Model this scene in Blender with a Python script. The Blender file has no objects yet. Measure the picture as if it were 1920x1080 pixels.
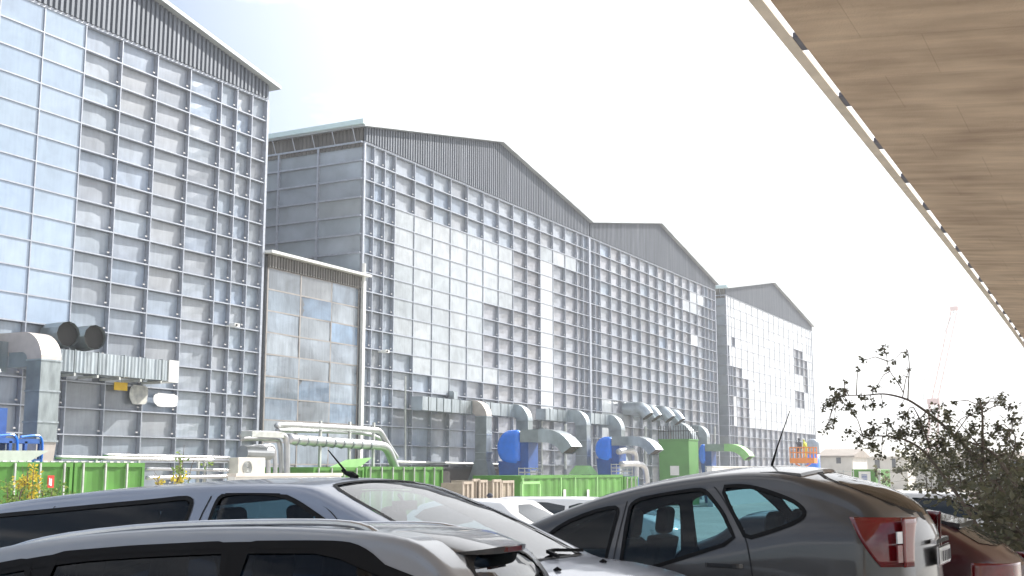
import bpy, bmesh, math, random
from mathutils import Vector, Matrix
random.seed(11)
SC = bpy.context.scene
COL = SC.collection
R = math.radians
# ---------------------------------------------------------------- camera, sky, sun, exposure
FPX = 2200.0; PITCH = R(8.786); YAW = R(27.73); ZC = 1.6
cam = bpy.data.cameras.new('camera'); cam.sensor_width = 36; cam.lens = 36*FPX/1920
cam.clip_start = 0.05; cam.clip_end = 6000
camo = bpy.data.objects.new('camera', cam); COL.objects.link(camo)
camo.location = (0, 0, ZC); camo.rotation_euler = (R(90)+PITCH, 0, YAW)
SC.camera = camo
HAZE = 0.0011
SUN = Vector((0.66, 1.5, 1.22)).normalized()
world = bpy.data.worlds.new('World'); SC.world = world; world.use_nodes = True
wn = world.node_tree; wl = wn.links
bg = wn.nodes['Background']
sky = wn.nodes.new('ShaderNodeTexSky'); sky.sky_type = 'NISHITA'; sky.sun_disc = False
sky.sun_elevation = math.asin(SUN.z); sky.sun_rotation = math.atan2(SUN.x, SUN.y)
sky.air_density = 1.0; sky.dust_density = 1.5; sky.ozone_density = 0.7
tcw = wn.nodes.new('ShaderNodeTexCoord')
mpw = wn.nodes.new('ShaderNodeMapping'); mpw.inputs['Scale'].default_value = (1, 1, 2.6)
mpw.inputs['Location'].default_value = (0.35, 0.1, 0)
wl.new(tcw.outputs['Generated'], mpw.inputs[0])
nzw = wn.nodes.new('ShaderNodeTexNoise'); nzw.inputs['Scale'].default_value = 2.3; nzw.inputs['Detail'].default_value = 8
nzw.inputs['Roughness'].default_value = 0.55
wl.new(mpw.outputs[0], nzw.inputs['Vector'])
rpw = wn.nodes.new('ShaderNodeMapRange'); rpw.inputs[1].default_value = 0.47; rpw.inputs[2].default_value = 0.6; rpw.inputs[3].default_value = .06
wl.new(nzw.outputs[0], rpw.inputs[0])
mxw = wn.nodes.new('ShaderNodeMix'); mxw.data_type = 'RGBA'; mxw.inputs[7].default_value = (10.2, 10.4, 10.8, 1)
dtw = wn.nodes.new('ShaderNodeVectorMath'); dtw.operation = 'DOT_PRODUCT'; dtw.inputs[1].default_value = SUN
wl.new(tcw.outputs['Generated'], dtw.inputs[0])
glw = wn.nodes.new('ShaderNodeMapRange'); glw.inputs[1].default_value = 0.47; glw.inputs[2].default_value = 0.8
wl.new(dtw.outputs['Value'], glw.inputs[0])
adw = wn.nodes.new('ShaderNodeMath'); adw.operation = 'MULTIPLY_ADD'; adw.inputs[1].default_value = 0.75; adw.use_clamp = True
wl.new(rpw.outputs[0], adw.inputs[0]); wl.new(glw.outputs[0], adw.inputs[2]); wl.new(adw.outputs[0], mxw.inputs[0]); wl.new(sky.outputs[0], mxw.inputs[6]); wl.new(mxw.outputs[2], bg.inputs[0])
bg.inputs[1].default_value = 0.085
sun = bpy.data.lights.new('sun', 'SUN'); sun.energy = 4.7; sun.angle = R(0.53); sun.color = (1, 0.95, 0.87)
suno = bpy.data.objects.new('sun', sun); COL.objects.link(suno)
suno.rotation_euler = SUN.to_track_quat('Z', 'Y').to_euler()
vs = SC.view_settings; vs.view_transform = 'Standard'; vs.look = 'None'; vs.gamma = 1; vs.exposure = 1.0; vs.use_curve_mapping = False

# ---------------------------------------------------------------- geometry helpers
_cp, _sp, _cy, _sy = math.cos(PITCH), math.sin(PITCH), math.cos(YAW), math.sin(YAW)
def ray(x, y):
    u = (x-960)/FPX; v = (540-y)/FPX
    h = _cp-v*_sp
    return (-_sy*h+_cy*u, _cy*h+_sy*u, _sp+v*_cp)
def onx(x, y, X):
    r = ray(x, y); t = X/r[0]; return Vector((X, r[1]*t, ZC+r[2]*t))
def ony(x, y, Y):
    r = ray(x, y); t = Y/r[1]; return Vector((r[0]*t, Y, ZC+r[2]*t))
def depth(x, y): return -_sy*x+_cy*y
def lerp(a, b, t): return a+(b-a)*t
def ground(x, y):
    d = math.hypot(x, y); t = max(0.0, d-4)
    v = -0.022*t
    return v if v > -0.95 else -0.95-0.1*(1-math.exp((v+0.95)/0.1))
def interp(pts, x):
    if x <= pts[0][0]: return pts[0][1]
    for (a, b), (c, d) in zip(pts, pts[1:]):
        if x <= c: return b+(d-b)*(x-a)/max(c-a, 1e-9)
    return pts[-1][1]
def chaikin(p, n=2):
    for _ in range(n):
        q = []
        for i in range(len(p)):
            a, b = p[i], p[(i+1) % len(p)]
            q.append((a[0]*.75+b[0]*.25, a[1]*.75+b[1]*.25)); q.append((a[0]*.25+b[0]*.75, a[1]*.25+b[1]*.75))
        p = q
    return p
def smooth_open(p, n=3):
    for _ in range(n):
        q = [p[0]]
        for a, b in zip(p, p[1:]):
            q.append(tuple(a[k]*.75+b[k]*.25 for k in range(len(a)))); q.append(tuple(a[k]*.25+b[k]*.75 for k in range(len(a))))
        q.append(p[-1]); p = q
    return p
def inside(p, x, y):
    c = False; n = len(p)
    for i in range(n):
        x1, y1 = p[i]; x2, y2 = p[(i+1) % n]
        if (y1 > y) != (y2 > y) and x < (x2-x1)*(y-y1)/(y2-y1)+x1: c = not c
    return c

ORG = {}
class MB:
    def __init__(s): s.v = []; s.f = []; s.m = []; s.cur = 0
    def add(s, vs, fs):
        o = len(s.v); s.v += [tuple(v) for v in vs]
        for f in fs: s.f.append(tuple(i+o for i in f)); s.m.append(s.cur)
    def box(s, x0, x1, y0, y1, z0, z1):
        x0, x1 = min(x0, x1), max(x0, x1); y0, y1 = min(y0, y1), max(y0, y1); z0, z1 = min(z0, z1), max(z0, z1)
        s.add([(x0,y0,z0),(x1,y0,z0),(x1,y1,z0),(x0,y1,z0),(x0,y0,z1),(x1,y0,z1),(x1,y1,z1),(x0,y1,z1)],
              [(0,3,2,1),(4,5,6,7),(0,1,5,4),(1,2,6,5),(2,3,7,6),(3,0,4,7)])
    def prism(s, poly, d):   # poly: coplanar 3D points, extruded by vector d
        n = len(poly); P = [Vector(p) for p in poly]; d = Vector(d)
        s.add(P+[p+d for p in P], [tuple(range(n))[::-1], tuple(range(n, 2*n))]+[(i, (i+1) % n, (i+1) % n+n, i+n) for i in range(n)])
    def sweep(s, pts, lat, ws, hs, cap=True):   # rectangular duct swept along pts; lat = fixed side axis
        pts = [Vector(p) for p in pts]; lat = Vector(lat).normalized(); n = len(pts); V = []
        if not hasattr(ws, '__len__'): ws = [ws]*n
        if not hasattr(hs, '__len__'): hs = [hs]*n
        for i, p in enumerate(pts):
            t = (pts[min(i+1, n-1)]-pts[max(i-1, 0)]).normalized(); up = lat.cross(t).normalized()
            k = 1.0
            if 0 < i < n-1:
                a = (pts[i]-pts[i-1]).normalized(); b = (pts[i+1]-pts[i]).normalized()
                k = 1/max(0.3, math.sqrt(max(0.01, (1+a.dot(b))/2)))
            for sx, sz in ((-1,-1),(1,-1),(1,1),(-1,1)): V.append(p+lat*sx*ws[i]/2+up*sz*hs[i]*k/2)
        F = []
        for i in range(n-1):
            for j in range(4): F.append((i*4+j, i*4+(j+1) % 4, i*4+4+(j+1) % 4, i*4+4+j))
        if cap: F += [(3,2,1,0), tuple(range(4*n-4, 4*n))]
        s.add(V, F)
    def tube(s, pts, r, n=10, cap=True):
        pts = [Vector(p) for p in pts]; m = len(pts); V = []
        if not hasattr(r, '__len__'): r = [r]*m
        t0 = (pts[1]-pts[0]).normalized(); ref = Vector((0,0,1)) if abs(t0.z) < .9 else Vector((1,0,0))
        a = t0.cross(ref).normalized()
        for i, p in enumerate(pts):
            t = (pts[min(i+1, m-1)]-pts[max(i-1, 0)]).normalized()
            a = (a-t*a.dot(t)).normalized(); b = t.cross(a)
            for k in range(n):
                c = 2*math.pi*k/n; V.append(p+(a*math.cos(c)+b*math.sin(c))*r[i])
        F = [(i*n+k, i*n+(k+1) % n, (i+1)*n+(k+1) % n, (i+1)*n+k) for i in range(m-1) for k in range(n)]
        if cap: F += [tuple(range(n))[::-1], tuple(range((m-1)*n, m*n))]
        s.add(V, F)
    def build(s, name, mats, parent=None, loc=None, smooth=False, rel=None):
        me = bpy.data.meshes.new(name)
        o = bpy.data.objects.new(name, me)
        if parent is not None:
            off = Vector(ORG.get(parent.name, (0,0,0))) if rel is None else Vector(rel)
            ORG[o.name] = off
        elif loc is not None: off = Vector(loc); o.location = off; ORG[o.name] = off
        else: off = Vector((0,0,0))
        me.from_pydata([tuple(Vector(v)-off) for v in s.v], [], s.f)
        if not isinstance(mats, (list, tuple)): mats = [mats]
        for m in mats: me.materials.append(m)
        for p, mi in zip(me.polygons, s.m): p.material_index = mi; p.use_smooth = smooth
        me.update()
        COL.objects.link(o)
        if parent is not None: o.parent = parent
        return o
def tag(o, label=None, cat=None, group=None, kind=None):
    if label: o['label'] = label
    if cat: o['category'] = cat
    if group: o['group'] = group
    if kind: o['kind'] = kind
    return o
def thing(name, loc, label, cat, group=None, rz=0):
    o = bpy.data.objects.new(name, None); COL.objects.link(o)
    o.location = loc; o.rotation_euler = (0, 0, rz); o.empty_display_size = .3
    ORG[o.name] = Vector(loc)
    return tag(o, label, cat, group)
def smooth_by_angle(o, ang=40):
    me = o.data
    bm = bmesh.new(); bm.from_mesh(me); bmesh.ops.remove_doubles(bm, verts=bm.verts, dist=1e-4)
    for e in bm.edges:
        if len(e.link_faces) == 2 and e.calc_face_angle(0) > R(ang): e.smooth = False
    for f in bm.faces: f.smooth = True
    bm.to_mesh(me); bm.free()
def rounded(mb_obj, w=.02, seg=2):
    b = mb_obj.modifiers.new('bevel', 'BEVEL'); b.width = w; b.segments = seg; b.limit_method = 'ANGLE'; b.angle_limit = R(30)

# ---------------------------------------------------------------- materials
def new_mat(name):
    m = bpy.data.materials.new(name); m.use_nodes = True
    return m, m.node_tree, m.node_tree.links, m.node_tree.nodes['Principled BSDF']
def mat(name, col, rough=.5, metal=0, var=.15, scale=3, stretch=(1,1,1), bump=0, bscale=30, coat=0, spec=.5, col2=None, detail=6):
    m, nt, L, P = new_mat(name); N = nt.nodes
    tc = N.new('ShaderNodeTexCoord'); mp = N.new('ShaderNodeMapping'); mp.inputs['Scale'].default_value = stretch
    L.new(tc.outputs['Object'], mp.inputs[0])
    nz = N.new('ShaderNodeTexNoise'); nz.inputs['Scale'].default_value = scale; nz.inputs['Detail'].default_value = detail
    L.new(mp.outputs[0], nz.inputs['Vector'])
    rg = N.new('ShaderNodeMapRange'); rg.inputs[1].default_value = .3; rg.inputs[2].default_value = .7
    L.new(nz.outputs[0], rg.inputs[0])
    mx = N.new('ShaderNodeMix'); mx.data_type = 'RGBA'
    c2 = col2 or tuple(c*(1-var) for c in col); c1 = col if col2 else tuple(min(1, c*(1+var)) for c in col)
    mx.inputs[6].default_value = (*c2, 1); mx.inputs[7].default_value = (*c1, 1)
    L.new(rg.outputs[0], mx.inputs[0]); L.new(mx.outputs[2], P.inputs['Base Color'])
    P.inputs['Roughness'].default_value = rough; P.inputs['Metallic'].default_value = metal
    P.inputs['Coat Weight'].default_value = coat; P.inputs['Coat Roughness'].default_value = .04
    P.inputs['Specular IOR Level'].default_value = spec
    rr = N.new('ShaderNodeMapRange'); rr.inputs[3].default_value = max(.02, rough*.8); rr.inputs[4].default_value = min(1, rough*1.2)
    L.new(nz.outputs[0], rr.inputs[0]); L.new(rr.outputs[0], P.inputs['Roughness'])
    if bump:
        n2 = N.new('ShaderNodeTexNoise'); n2.inputs['Scale'].default_value = bscale; n2.inputs['Detail'].default_value = 5
        L.new(mp.outputs[0], n2.inputs['Vector'])
        b = N.new('ShaderNodeBump'); b.inputs['Strength'].default_value = bump; b.inputs['Distance'].default_value = .02
        L.new(n2.outputs[0], b.inputs['Height']); L.new(b.outputs[0], P.inputs['Normal'])
    return m
M = {}
def rnd_value(N, L):
    oi = N.new('ShaderNodeObjectInfo'); ge = N.new('ShaderNodeNewGeometry')
    a = N.new('ShaderNodeMath'); a.operation = 'ADD'; L.new(oi.outputs['Random'], a.inputs[0]); L.new(ge.outputs['Random Per Island'], a.inputs[1])
    f = N.new('ShaderNodeMath'); f.operation = 'FRACT'; L.new(a.outputs[0], f.inputs[0])
    return f.outputs[0], ge
def panel_mat(name, ramp, rough, cloud=.12, bump=.1, bscale=1.4, coat=0, spec=.5, amt=.5):
    m, nt, L, P = new_mat(name); N = nt.nodes
    r, ge = rnd_value(N, L)
    cr = N.new('ShaderNodeValToRGB'); cr.color_ramp.interpolation = 'LINEAR'
    for i, (p, c) in enumerate(ramp):
        e = cr.color_ramp.elements[i] if i < 2 else cr.color_ramp.elements.new(p)
        e.position = p; e.color = (*c, 1)
    L.new(r, cr.inputs[0])
    off = N.new('ShaderNodeVectorMath'); off.operation = 'SCALE'; off.inputs[0].default_value = (31, 17, 53)
    L.new(r, off.inputs['Scale'])
    ad = N.new('ShaderNodeVectorMath'); L.new(ge.outputs['Position'], ad.inputs[0]); L.new(off.outputs[0], ad.inputs[1])
    nz = N.new('ShaderNodeTexNoise'); nz.inputs['Scale'].default_value = bscale; nz.inputs['Detail'].default_value = 5; nz.inputs['Distortion'].default_value = .6
    L.new(ad.outputs[0], nz.inputs['Vector'])
    st = N.new('ShaderNodeMapping'); st.inputs['Scale'].default_value = (1, 7, .7); L.new(ad.outputs[0], st.inputs[0])
    ns = N.new('ShaderNodeTexNoise'); ns.inputs['Scale'].default_value = 1.2; ns.inputs['Detail'].default_value = 3; L.new(st.outputs[0], ns.inputs['Vector'])
    sm = N.new('ShaderNodeMath'); sm.operation = 'ADD'; L.new(nz.outputs[0], sm.inputs[0])
    hf = N.new('ShaderNodeMath'); hf.operation = 'MULTIPLY'; hf.inputs[1].default_value = .5; L.new(ns.outputs[0], hf.inputs[0]); L.new(hf.outputs[0], sm.inputs[1])
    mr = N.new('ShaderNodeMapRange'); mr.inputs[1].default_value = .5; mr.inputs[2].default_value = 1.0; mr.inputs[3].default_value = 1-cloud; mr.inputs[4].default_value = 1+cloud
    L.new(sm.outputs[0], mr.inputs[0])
    nw = N.new('ShaderNodeTexNoise'); nw.inputs['Scale'].default_value = .16; nw.inputs['Detail'].default_value = 4; L.new(ge.outputs['Position'], nw.inputs['Vector'])  # broad soft sky reflections painted into the panel colour, running across panels
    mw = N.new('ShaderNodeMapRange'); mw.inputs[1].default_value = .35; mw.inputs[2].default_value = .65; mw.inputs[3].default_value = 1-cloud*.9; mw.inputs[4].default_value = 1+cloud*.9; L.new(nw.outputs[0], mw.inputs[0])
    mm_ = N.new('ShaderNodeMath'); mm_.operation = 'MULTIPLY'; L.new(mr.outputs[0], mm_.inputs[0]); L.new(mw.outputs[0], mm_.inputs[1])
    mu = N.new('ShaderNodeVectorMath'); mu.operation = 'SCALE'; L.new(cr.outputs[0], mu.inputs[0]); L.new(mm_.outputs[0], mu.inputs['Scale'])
    L.new(mu.outputs[0], P.inputs['Base Color'])
    P.inputs['Roughness'].default_value = rough; P.inputs['Coat Weight'].default_value = coat; P.inputs['Specular IOR Level'].default_value = spec
    P.inputs['Coat Roughness'].default_value = .08
    b = N.new('ShaderNodeBump'); b.inputs['Strength'].default_value = bump; b.inputs['Distance'].default_value = .15
    L.new(nz.outputs[0], b.inputs['Height']); L.new(b.outputs[0], P.inputs['Normal'])
    return m
def seg_cols(*c): return [(i/(len(c)-1), x) for i, x in enumerate(c)]
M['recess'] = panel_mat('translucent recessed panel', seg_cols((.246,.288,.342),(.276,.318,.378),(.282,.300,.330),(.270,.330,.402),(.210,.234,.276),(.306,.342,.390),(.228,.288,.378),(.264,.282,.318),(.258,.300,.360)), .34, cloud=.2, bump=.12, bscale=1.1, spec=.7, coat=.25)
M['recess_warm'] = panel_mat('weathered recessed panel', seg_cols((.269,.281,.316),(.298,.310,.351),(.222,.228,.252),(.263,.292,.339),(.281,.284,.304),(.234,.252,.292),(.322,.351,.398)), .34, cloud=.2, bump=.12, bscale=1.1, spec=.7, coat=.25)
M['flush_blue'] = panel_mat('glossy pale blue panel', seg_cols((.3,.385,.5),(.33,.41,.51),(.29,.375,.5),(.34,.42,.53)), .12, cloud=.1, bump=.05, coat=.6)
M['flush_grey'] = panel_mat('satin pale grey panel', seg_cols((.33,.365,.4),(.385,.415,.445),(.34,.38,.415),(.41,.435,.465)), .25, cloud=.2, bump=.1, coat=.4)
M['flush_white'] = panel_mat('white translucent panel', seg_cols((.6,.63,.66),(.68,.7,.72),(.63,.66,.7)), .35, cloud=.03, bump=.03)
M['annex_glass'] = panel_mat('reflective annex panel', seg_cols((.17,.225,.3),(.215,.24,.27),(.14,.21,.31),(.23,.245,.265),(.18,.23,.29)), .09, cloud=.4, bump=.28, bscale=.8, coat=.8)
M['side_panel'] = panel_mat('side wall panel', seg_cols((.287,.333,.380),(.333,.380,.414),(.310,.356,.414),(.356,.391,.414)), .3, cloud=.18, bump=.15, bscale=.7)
M['frame'] = mat('aluminium frame', (.38,.41,.47), .4, .3, .12, 6)
M['white_tag'] = mat('white tag', (.45,.45,.46), .5, 0, .03)
M['backing'] = mat('wall backing', (.12,.13,.15), .8)
M['roof'] = mat('roof sheet', (.42,.45,.47), .5, .3, .2, .6)
M['gutter'] = mat('pale teal gutter', (.6,.74,.74), .4, .1, .05)
def clad_mat(name, c1, c2, c3):
    m, nt, L, P = new_mat(name); N = nt.nodes
    ge = N.new('ShaderNodeNewGeometry'); mp = N.new('ShaderNodeMapping'); mp.inputs['Scale'].default_value = (1, 2.6, .12); L.new(ge.outputs['Position'], mp.inputs[0])
    nz = N.new('ShaderNodeTexNoise'); nz.inputs['Scale'].default_value = 1.0; nz.inputs['Detail'].default_value = 7; nz.inputs['Roughness'].default_value = .65; L.new(mp.outputs[0], nz.inputs['Vector'])
    cr = N.new('ShaderNodeValToRGB'); cr.color_ramp.elements[0].position = .34; cr.color_ramp.elements[0].color = (*c1, 1)
    cr.color_ramp.elements[1].position = .56; cr.color_ramp.elements[1].color = (*c2, 1)
    e = cr.color_ramp.elements.new(.68); e.color = (*c3, 1)
    L.new(nz.outputs[0], cr.inputs[0]); L.new(cr.outputs[0], P.inputs['Base Color'])
    P.inputs['Roughness'].default_value = .5; P.inputs['Metallic'].default_value = .25
    return m
M['clad'] = clad_mat('corrugated gable sheet', (.085,.1,.125), (.125,.142,.175), (.19,.21,.245))
M['clad_rust'] = clad_mat('weathered corrugated sheet', (.09,.085,.08), (.14,.13,.12), (.2,.19,.18))
M['galv'] = mat('galvanised duct', (.3,.34,.355), .4, .6, .25, 1.3, (1,3,1), .25, 3)
M['galv_bright'] = mat('bright galvanised duct', (.4,.45,.48), .33, .7, .25, 1.5, (1,4,.6), .35, 2.5)
M['pipe'] = mat('silver insulation jacket', (.5,.51,.53), .3, .55, .12, 3, bump=.2, bscale=5)
M['duct_warm'] = mat('primed duct sheet', (.5,.45,.42), .5, .2, .1, 3)
M['dark_in'] = mat('dark interior', (.03,.03,.03), .9)
M['blue'] = mat('blue fan paint', (.0,.19,.85), .22, 0, .12, 2, coat=.5)
M['blue_dark'] = mat('blue frame paint', (.02,.09,.33), .45, 0, .15, 3)
M['green'] = mat('green container paint', (.085,.29,.035), .5, 0, .35, 1.4, col2=(.06,.19,.025), bump=.1, bscale=6)
M['green_cab'] = mat('dusty green cabinet paint', (.09,.27,.06), .5, 0, .12, 1)
M['green_pale'] = mat('pale green duct paint', (.3,.58,.22), .5, 0, .1, 2)
M['post'] = mat('galvanised post', (.5,.52,.5), .5, .4, .2)
M['tarp'] = mat('pale tarpaulin', (.5,.52,.5), .6, 0, .1)
M['beige'] = mat('beige crate', (.33,.28,.22), .7, 0, .25, 3)
M['concrete_low'] = mat('dark skip wall', (.045,.04,.038), .8, 0, .2, 2)
M['white'] = mat('white paint', (.75,.75,.73), .5, 0, .05)
M['yellow'] = mat('yellow sheet', (.75,.48,.02), .5, 0, .1)
M['orange'] = mat('orange lift paint', (.8,.25,.03), .45, 0, .1)
M['red'] = mat('red sign', (.6,.03,.02), .5)
M['dark_metal'] = mat('dark steel', (.05,.05,.055), .5, .4)
M['hivis'] = mat('yellow high-visibility cloth', (.6,.7,.03), .7)
M['cloth_dark'] = mat('dark work clothes', (.04,.045,.07), .8)
M['skin'] = mat('skin', (.45,.27,.19), .6, 0, .05)
M['crane'] = mat('hazed red crane colour', (.42,.2,.19), .5)  # red dulled in the colour itself to add to the distance haze
M['pane_dark'] = mat('dark window', (.05,.06,.08), .15)

# ---------------------------------------------------------------- ground
def ground_mat():
    m, nt, L, P = new_mat('ground surface'); N = nt.nodes
    ge = N.new('ShaderNodeNewGeometry')
    n1 = N.new('ShaderNodeTexNoise'); n1.inputs['Scale'].default_value = .35; n1.inputs['Detail'].default_value = 8; L.new(ge.outputs['Position'], n1.inputs['Vector'])
    n2 = N.new('ShaderNodeTexNoise'); n2.inputs['Scale'].default_value = 60; n2.inputs['Detail'].default_value = 3; L.new(ge.outputs['Position'], n2.inputs['Vector'])
    sp = N.new('ShaderNodeSeparateXYZ'); L.new(ge.outputs['Position'], sp.inputs[0])
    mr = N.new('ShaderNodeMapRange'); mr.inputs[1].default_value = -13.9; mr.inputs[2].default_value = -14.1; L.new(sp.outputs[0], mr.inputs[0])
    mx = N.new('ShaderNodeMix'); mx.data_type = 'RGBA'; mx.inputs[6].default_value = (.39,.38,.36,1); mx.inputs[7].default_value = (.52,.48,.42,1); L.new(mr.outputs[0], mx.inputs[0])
    a = N.new('ShaderNodeMath'); a.operation = 'ADD'; L.new(n1.outputs[0], a.inputs[0]); L.new(n2.outputs[0], a.inputs[1])
    r2 = N.new('ShaderNodeMapRange'); r2.inputs[1].default_value = .6; r2.inputs[2].default_value = 1.4; r2.inputs[3].default_value = .7; r2.inputs[4].default_value = 1.3; L.new(a.outputs[0], r2.inputs[0])
    v = N.new('ShaderNodeVectorMath'); v.operation = 'SCALE'; L.new(mx.outputs[2], v.inputs[0]); L.new(r2.outputs[0], v.inputs['Scale'])
    L.new(v.outputs[0], P.inputs['Base Color']); P.inputs['Roughness'].default_value = .85
    b = N.new('ShaderNodeBump'); b.inputs['Strength'].default_value = .3; b.inputs['Distance'].default_value = .01; L.new(n2.outputs[0], b.inputs['Height']); L.new(b.outputs[0], P.inputs['Normal'])
    return m
def axis(lo, hi, n, k):
    r = []
    for i in range(n+1):
        t = -1+2*i/n; s = math.sinh(k*t)/math.sinh(k); r.append(s*(hi if s > 0 else -lo))
    return r
xs = axis(-900, 900, 90, 5.5); ys = axis(-500, 2500, 110, 5.5)
g = MB(); V = [(x, y, ground(x, y)) for y in ys for x in xs]; nx = len(xs)
g.add(V, [(j*nx+i, j*nx+i+1, (j+1)*nx+i+1, (j+1)*nx+i) for j in range(len(ys)-1) for i in range(nx-1)])
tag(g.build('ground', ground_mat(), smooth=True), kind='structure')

# ---------------------------------------------------------------- bridge overhead
def edge_x(y): return -4.25-.00013*y*y if y < 70 else -4.887-.0182*(y-70)
def slit_x(y): return edge_x(y)+.20
def bridge_mat():
    m, nt, L, P = new_mat('board marked concrete'); N = nt.nodes
    ge = N.new('ShaderNodeNewGeometry')
    def noise(sc, st, det=6):
        mp = N.new('ShaderNodeMapping'); mp.inputs['Scale'].default_value = st; L.new(ge.outputs['Position'], mp.inputs[0])
        n = N.new('ShaderNodeTexNoise'); n.inputs['Scale'].default_value = sc; n.inputs['Detail'].default_value = det; L.new(mp.outputs[0], n.inputs['Vector']); return n
    n1 = noise(1, (.55, 2.6, 1), 10); n2 = noise(.5, (1, 1, 1), 7); n3 = noise(30, (1,1,1), 3)
    mp = N.new('ShaderNodeMapping'); L.new(ge.outputs['Position'], mp.inputs[0])
    br = N.new('ShaderNodeTexBrick'); br.inputs['Scale'].default_value = 1; br.inputs['Brick Width'].default_value = 2.3; br.inputs['Row Height'].default_value = 1.9
    br.inputs['Mortar Size'].default_value = .012; br.inputs['Mortar Smooth'].default_value = .8; br.offset = .37
    br.inputs['Color1'].default_value = (1,1,1,1); br.inputs['Color2'].default_value = (.95,.94,.93,1); br.inputs['Mortar'].default_value = (.74,.71,.68,1)
    L.new(mp.outputs[0], br.inputs['Vector'])
    cr = N.new('ShaderNodeValToRGB'); cr.color_ramp.elements[0].position = .32; cr.color_ramp.elements[0].color = (.35,.25,.175,1); cr.color_ramp.elements[1].position = .68; cr.color_ramp.elements[1].color = (.73,.57,.42,1)
    ad = N.new('ShaderNodeMath'); ad.operation = 'MULTIPLY_ADD'; ad.inputs[1].default_value = .5; L.new(n1.outputs[0], ad.inputs[0])
    h = N.new('ShaderNodeMath'); h.operation = 'MULTIPLY'; h.inputs[1].default_value = .5; L.new(n2.outputs[0], h.inputs[0]); L.new(h.outputs[0], ad.inputs[2])
    L.new(ad.outputs[0], cr.inputs[0])
    mu = N.new('ShaderNodeMix'); mu.data_type = 'RGBA'; mu.blend_type = 'MULTIPLY'; mu.inputs[0].default_value = .8; L.new(cr.outputs[0], mu.inputs[6]); L.new(br.outputs[0], mu.inputs[7])
    L.new(mu.outputs[2], P.inputs['Base Color']); P.inputs['Roughness'].default_value = .85
    b = N.new('ShaderNodeBump'); b.inputs['Strength'].default_value = .5; b.inputs['Distance'].default_value = .03
    a2 = N.new('ShaderNodeMath'); a2.operation = 'ADD'; L.new(n1.outputs[0], a2.inputs[0]); L.new(n3.outputs[0], a2.inputs[1])
    L.new(a2.outputs[0], b.inputs['Height']); L.new(b.outputs[0], P.inputs['Normal'])
    return m
M['bridge'] = bridge_mat()
M['strip'] = mat('edge strip concrete', (.7,.62,.52), .8, 0, .18, 1.5, bump=.3, bscale=20)
bt = thing('road_bridge', (1.5, 20, ground(1.5, 20)), 'wide concrete road bridge overhead with board-marked underside and a slotted edge strip', 'bridge')
yy = [-25+5*i for i in range(50)]
b = MB(); V = []
for y in yy:
    e = slit_x(y)+.07
    V += [(e, y, 8.0), (e, y, 8.16), (e+1.5, y, 8.6), (7, y, 8.6), (7, y, 8.2), (5, y, 7.1), (e+.35, y, 8.0-.035)]
k = 7
b.add(V, [(j*k+i, j*k+(i+1) % k, (j+1)*k+(i+1) % k, (j+1)*k+i) for j in range(len(yy)-1) for i in range(k)]+[tuple(range(k)), tuple(range(len(V)-k, len(V)))[::-1]])
b.build('deck', M['bridge'], bt)
b = MB(); V = []
for y in yy:
    e = edge_x(y); V += [(e, y, 8.0), (e, y, 8.03), (e+.175, y, 8.03), (e+.175, y, 8.0)]
b.add(V, [(j*4+i, j*4+(i+1) % 4, (j+1)*4+(i+1) % 4, (j+1)*4+i) for j in range(len(yy)-1) for i in range(4)]+[(0,1,2,3), tuple(range(len(V)-4, len(V)))[::-1]])
b.build('edge_strip', M['strip'], bt)
M['brk'] = mat('grey bracket', (.16,.16,.19), .7)
y = -12.0
while y < 200:
    b = MB(); yb = 17.2+3.2*round((y-17.2)/3.2); s_ = slit_x(yb)
    b.box(s_-.022, s_+.067, yb-.3, yb+.3, 8.01, 8.1); 
    if yb < 110: b.build('bracket', M['brk'], bt)
    y += 3.2
for yb in (-14, 34):
    b = MB(); b.prism([(2.6, yb-.8, -1.2), (4.2, yb-.8, -1.2), (4.6, yb-.8, 7.3), (2.2, yb-.8, 7.5)], (0, 1.6, 0)); b.build('pier', M['bridge'], bt)

# ---------------------------------------------------------------- halls
FX = -34.0; ZT = 18.27; PR = .964; NR = 20; ZB = ZT-PR*NR
PANES = {}
def pane_mesh(kind, w, h, matn, depth_=.2):
    key = (kind, round(w, 3), matn)
    if key in PANES: return PANES[key]
    mb = MB()
    if kind == 'recessed':
        n, m_ = 4, 3; V = []; rr = random.Random(hash(key) & 255)
        for j in range(m_+1):
            for i in range(n+1):
                ed = i in (0, n) or j in (0, m_)
                V.append((-depth_+(0 if ed else rr.uniform(-.03, .03)), (i/n-.5)*w, (j/m_-.5)*h))
        mb.add(V, [(j*(n+1)+i, j*(n+1)+i+1, (j+1)*(n+1)+i+1, (j+1)*(n+1)+i) for j in range(m_) for i in range(n)])
        mb.cur = 1; mb.box(-.05, -.035, w/2-.2, w/2-.09, -h/2+.1, -h/2+.155)
    else:
        mb.box(-.12, -.045, -w/2+.01, w/2-.01, -h/2+.004, h/2-.004)
    me = bpy.data.meshes.new('glazed_panel'); me.from_pydata(mb.v, [], mb.f)
    for mm in ((M[matn], M['white_tag']) if kind == 'recessed' else (M[matn],)): me.materials.append(mm)
    for p, mi in zip(me.polygons, mb.m): p.material_index = mi; p.use_smooth = (kind == 'recessed' and mi == 0)
    PANES[key] = me
    return me
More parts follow.
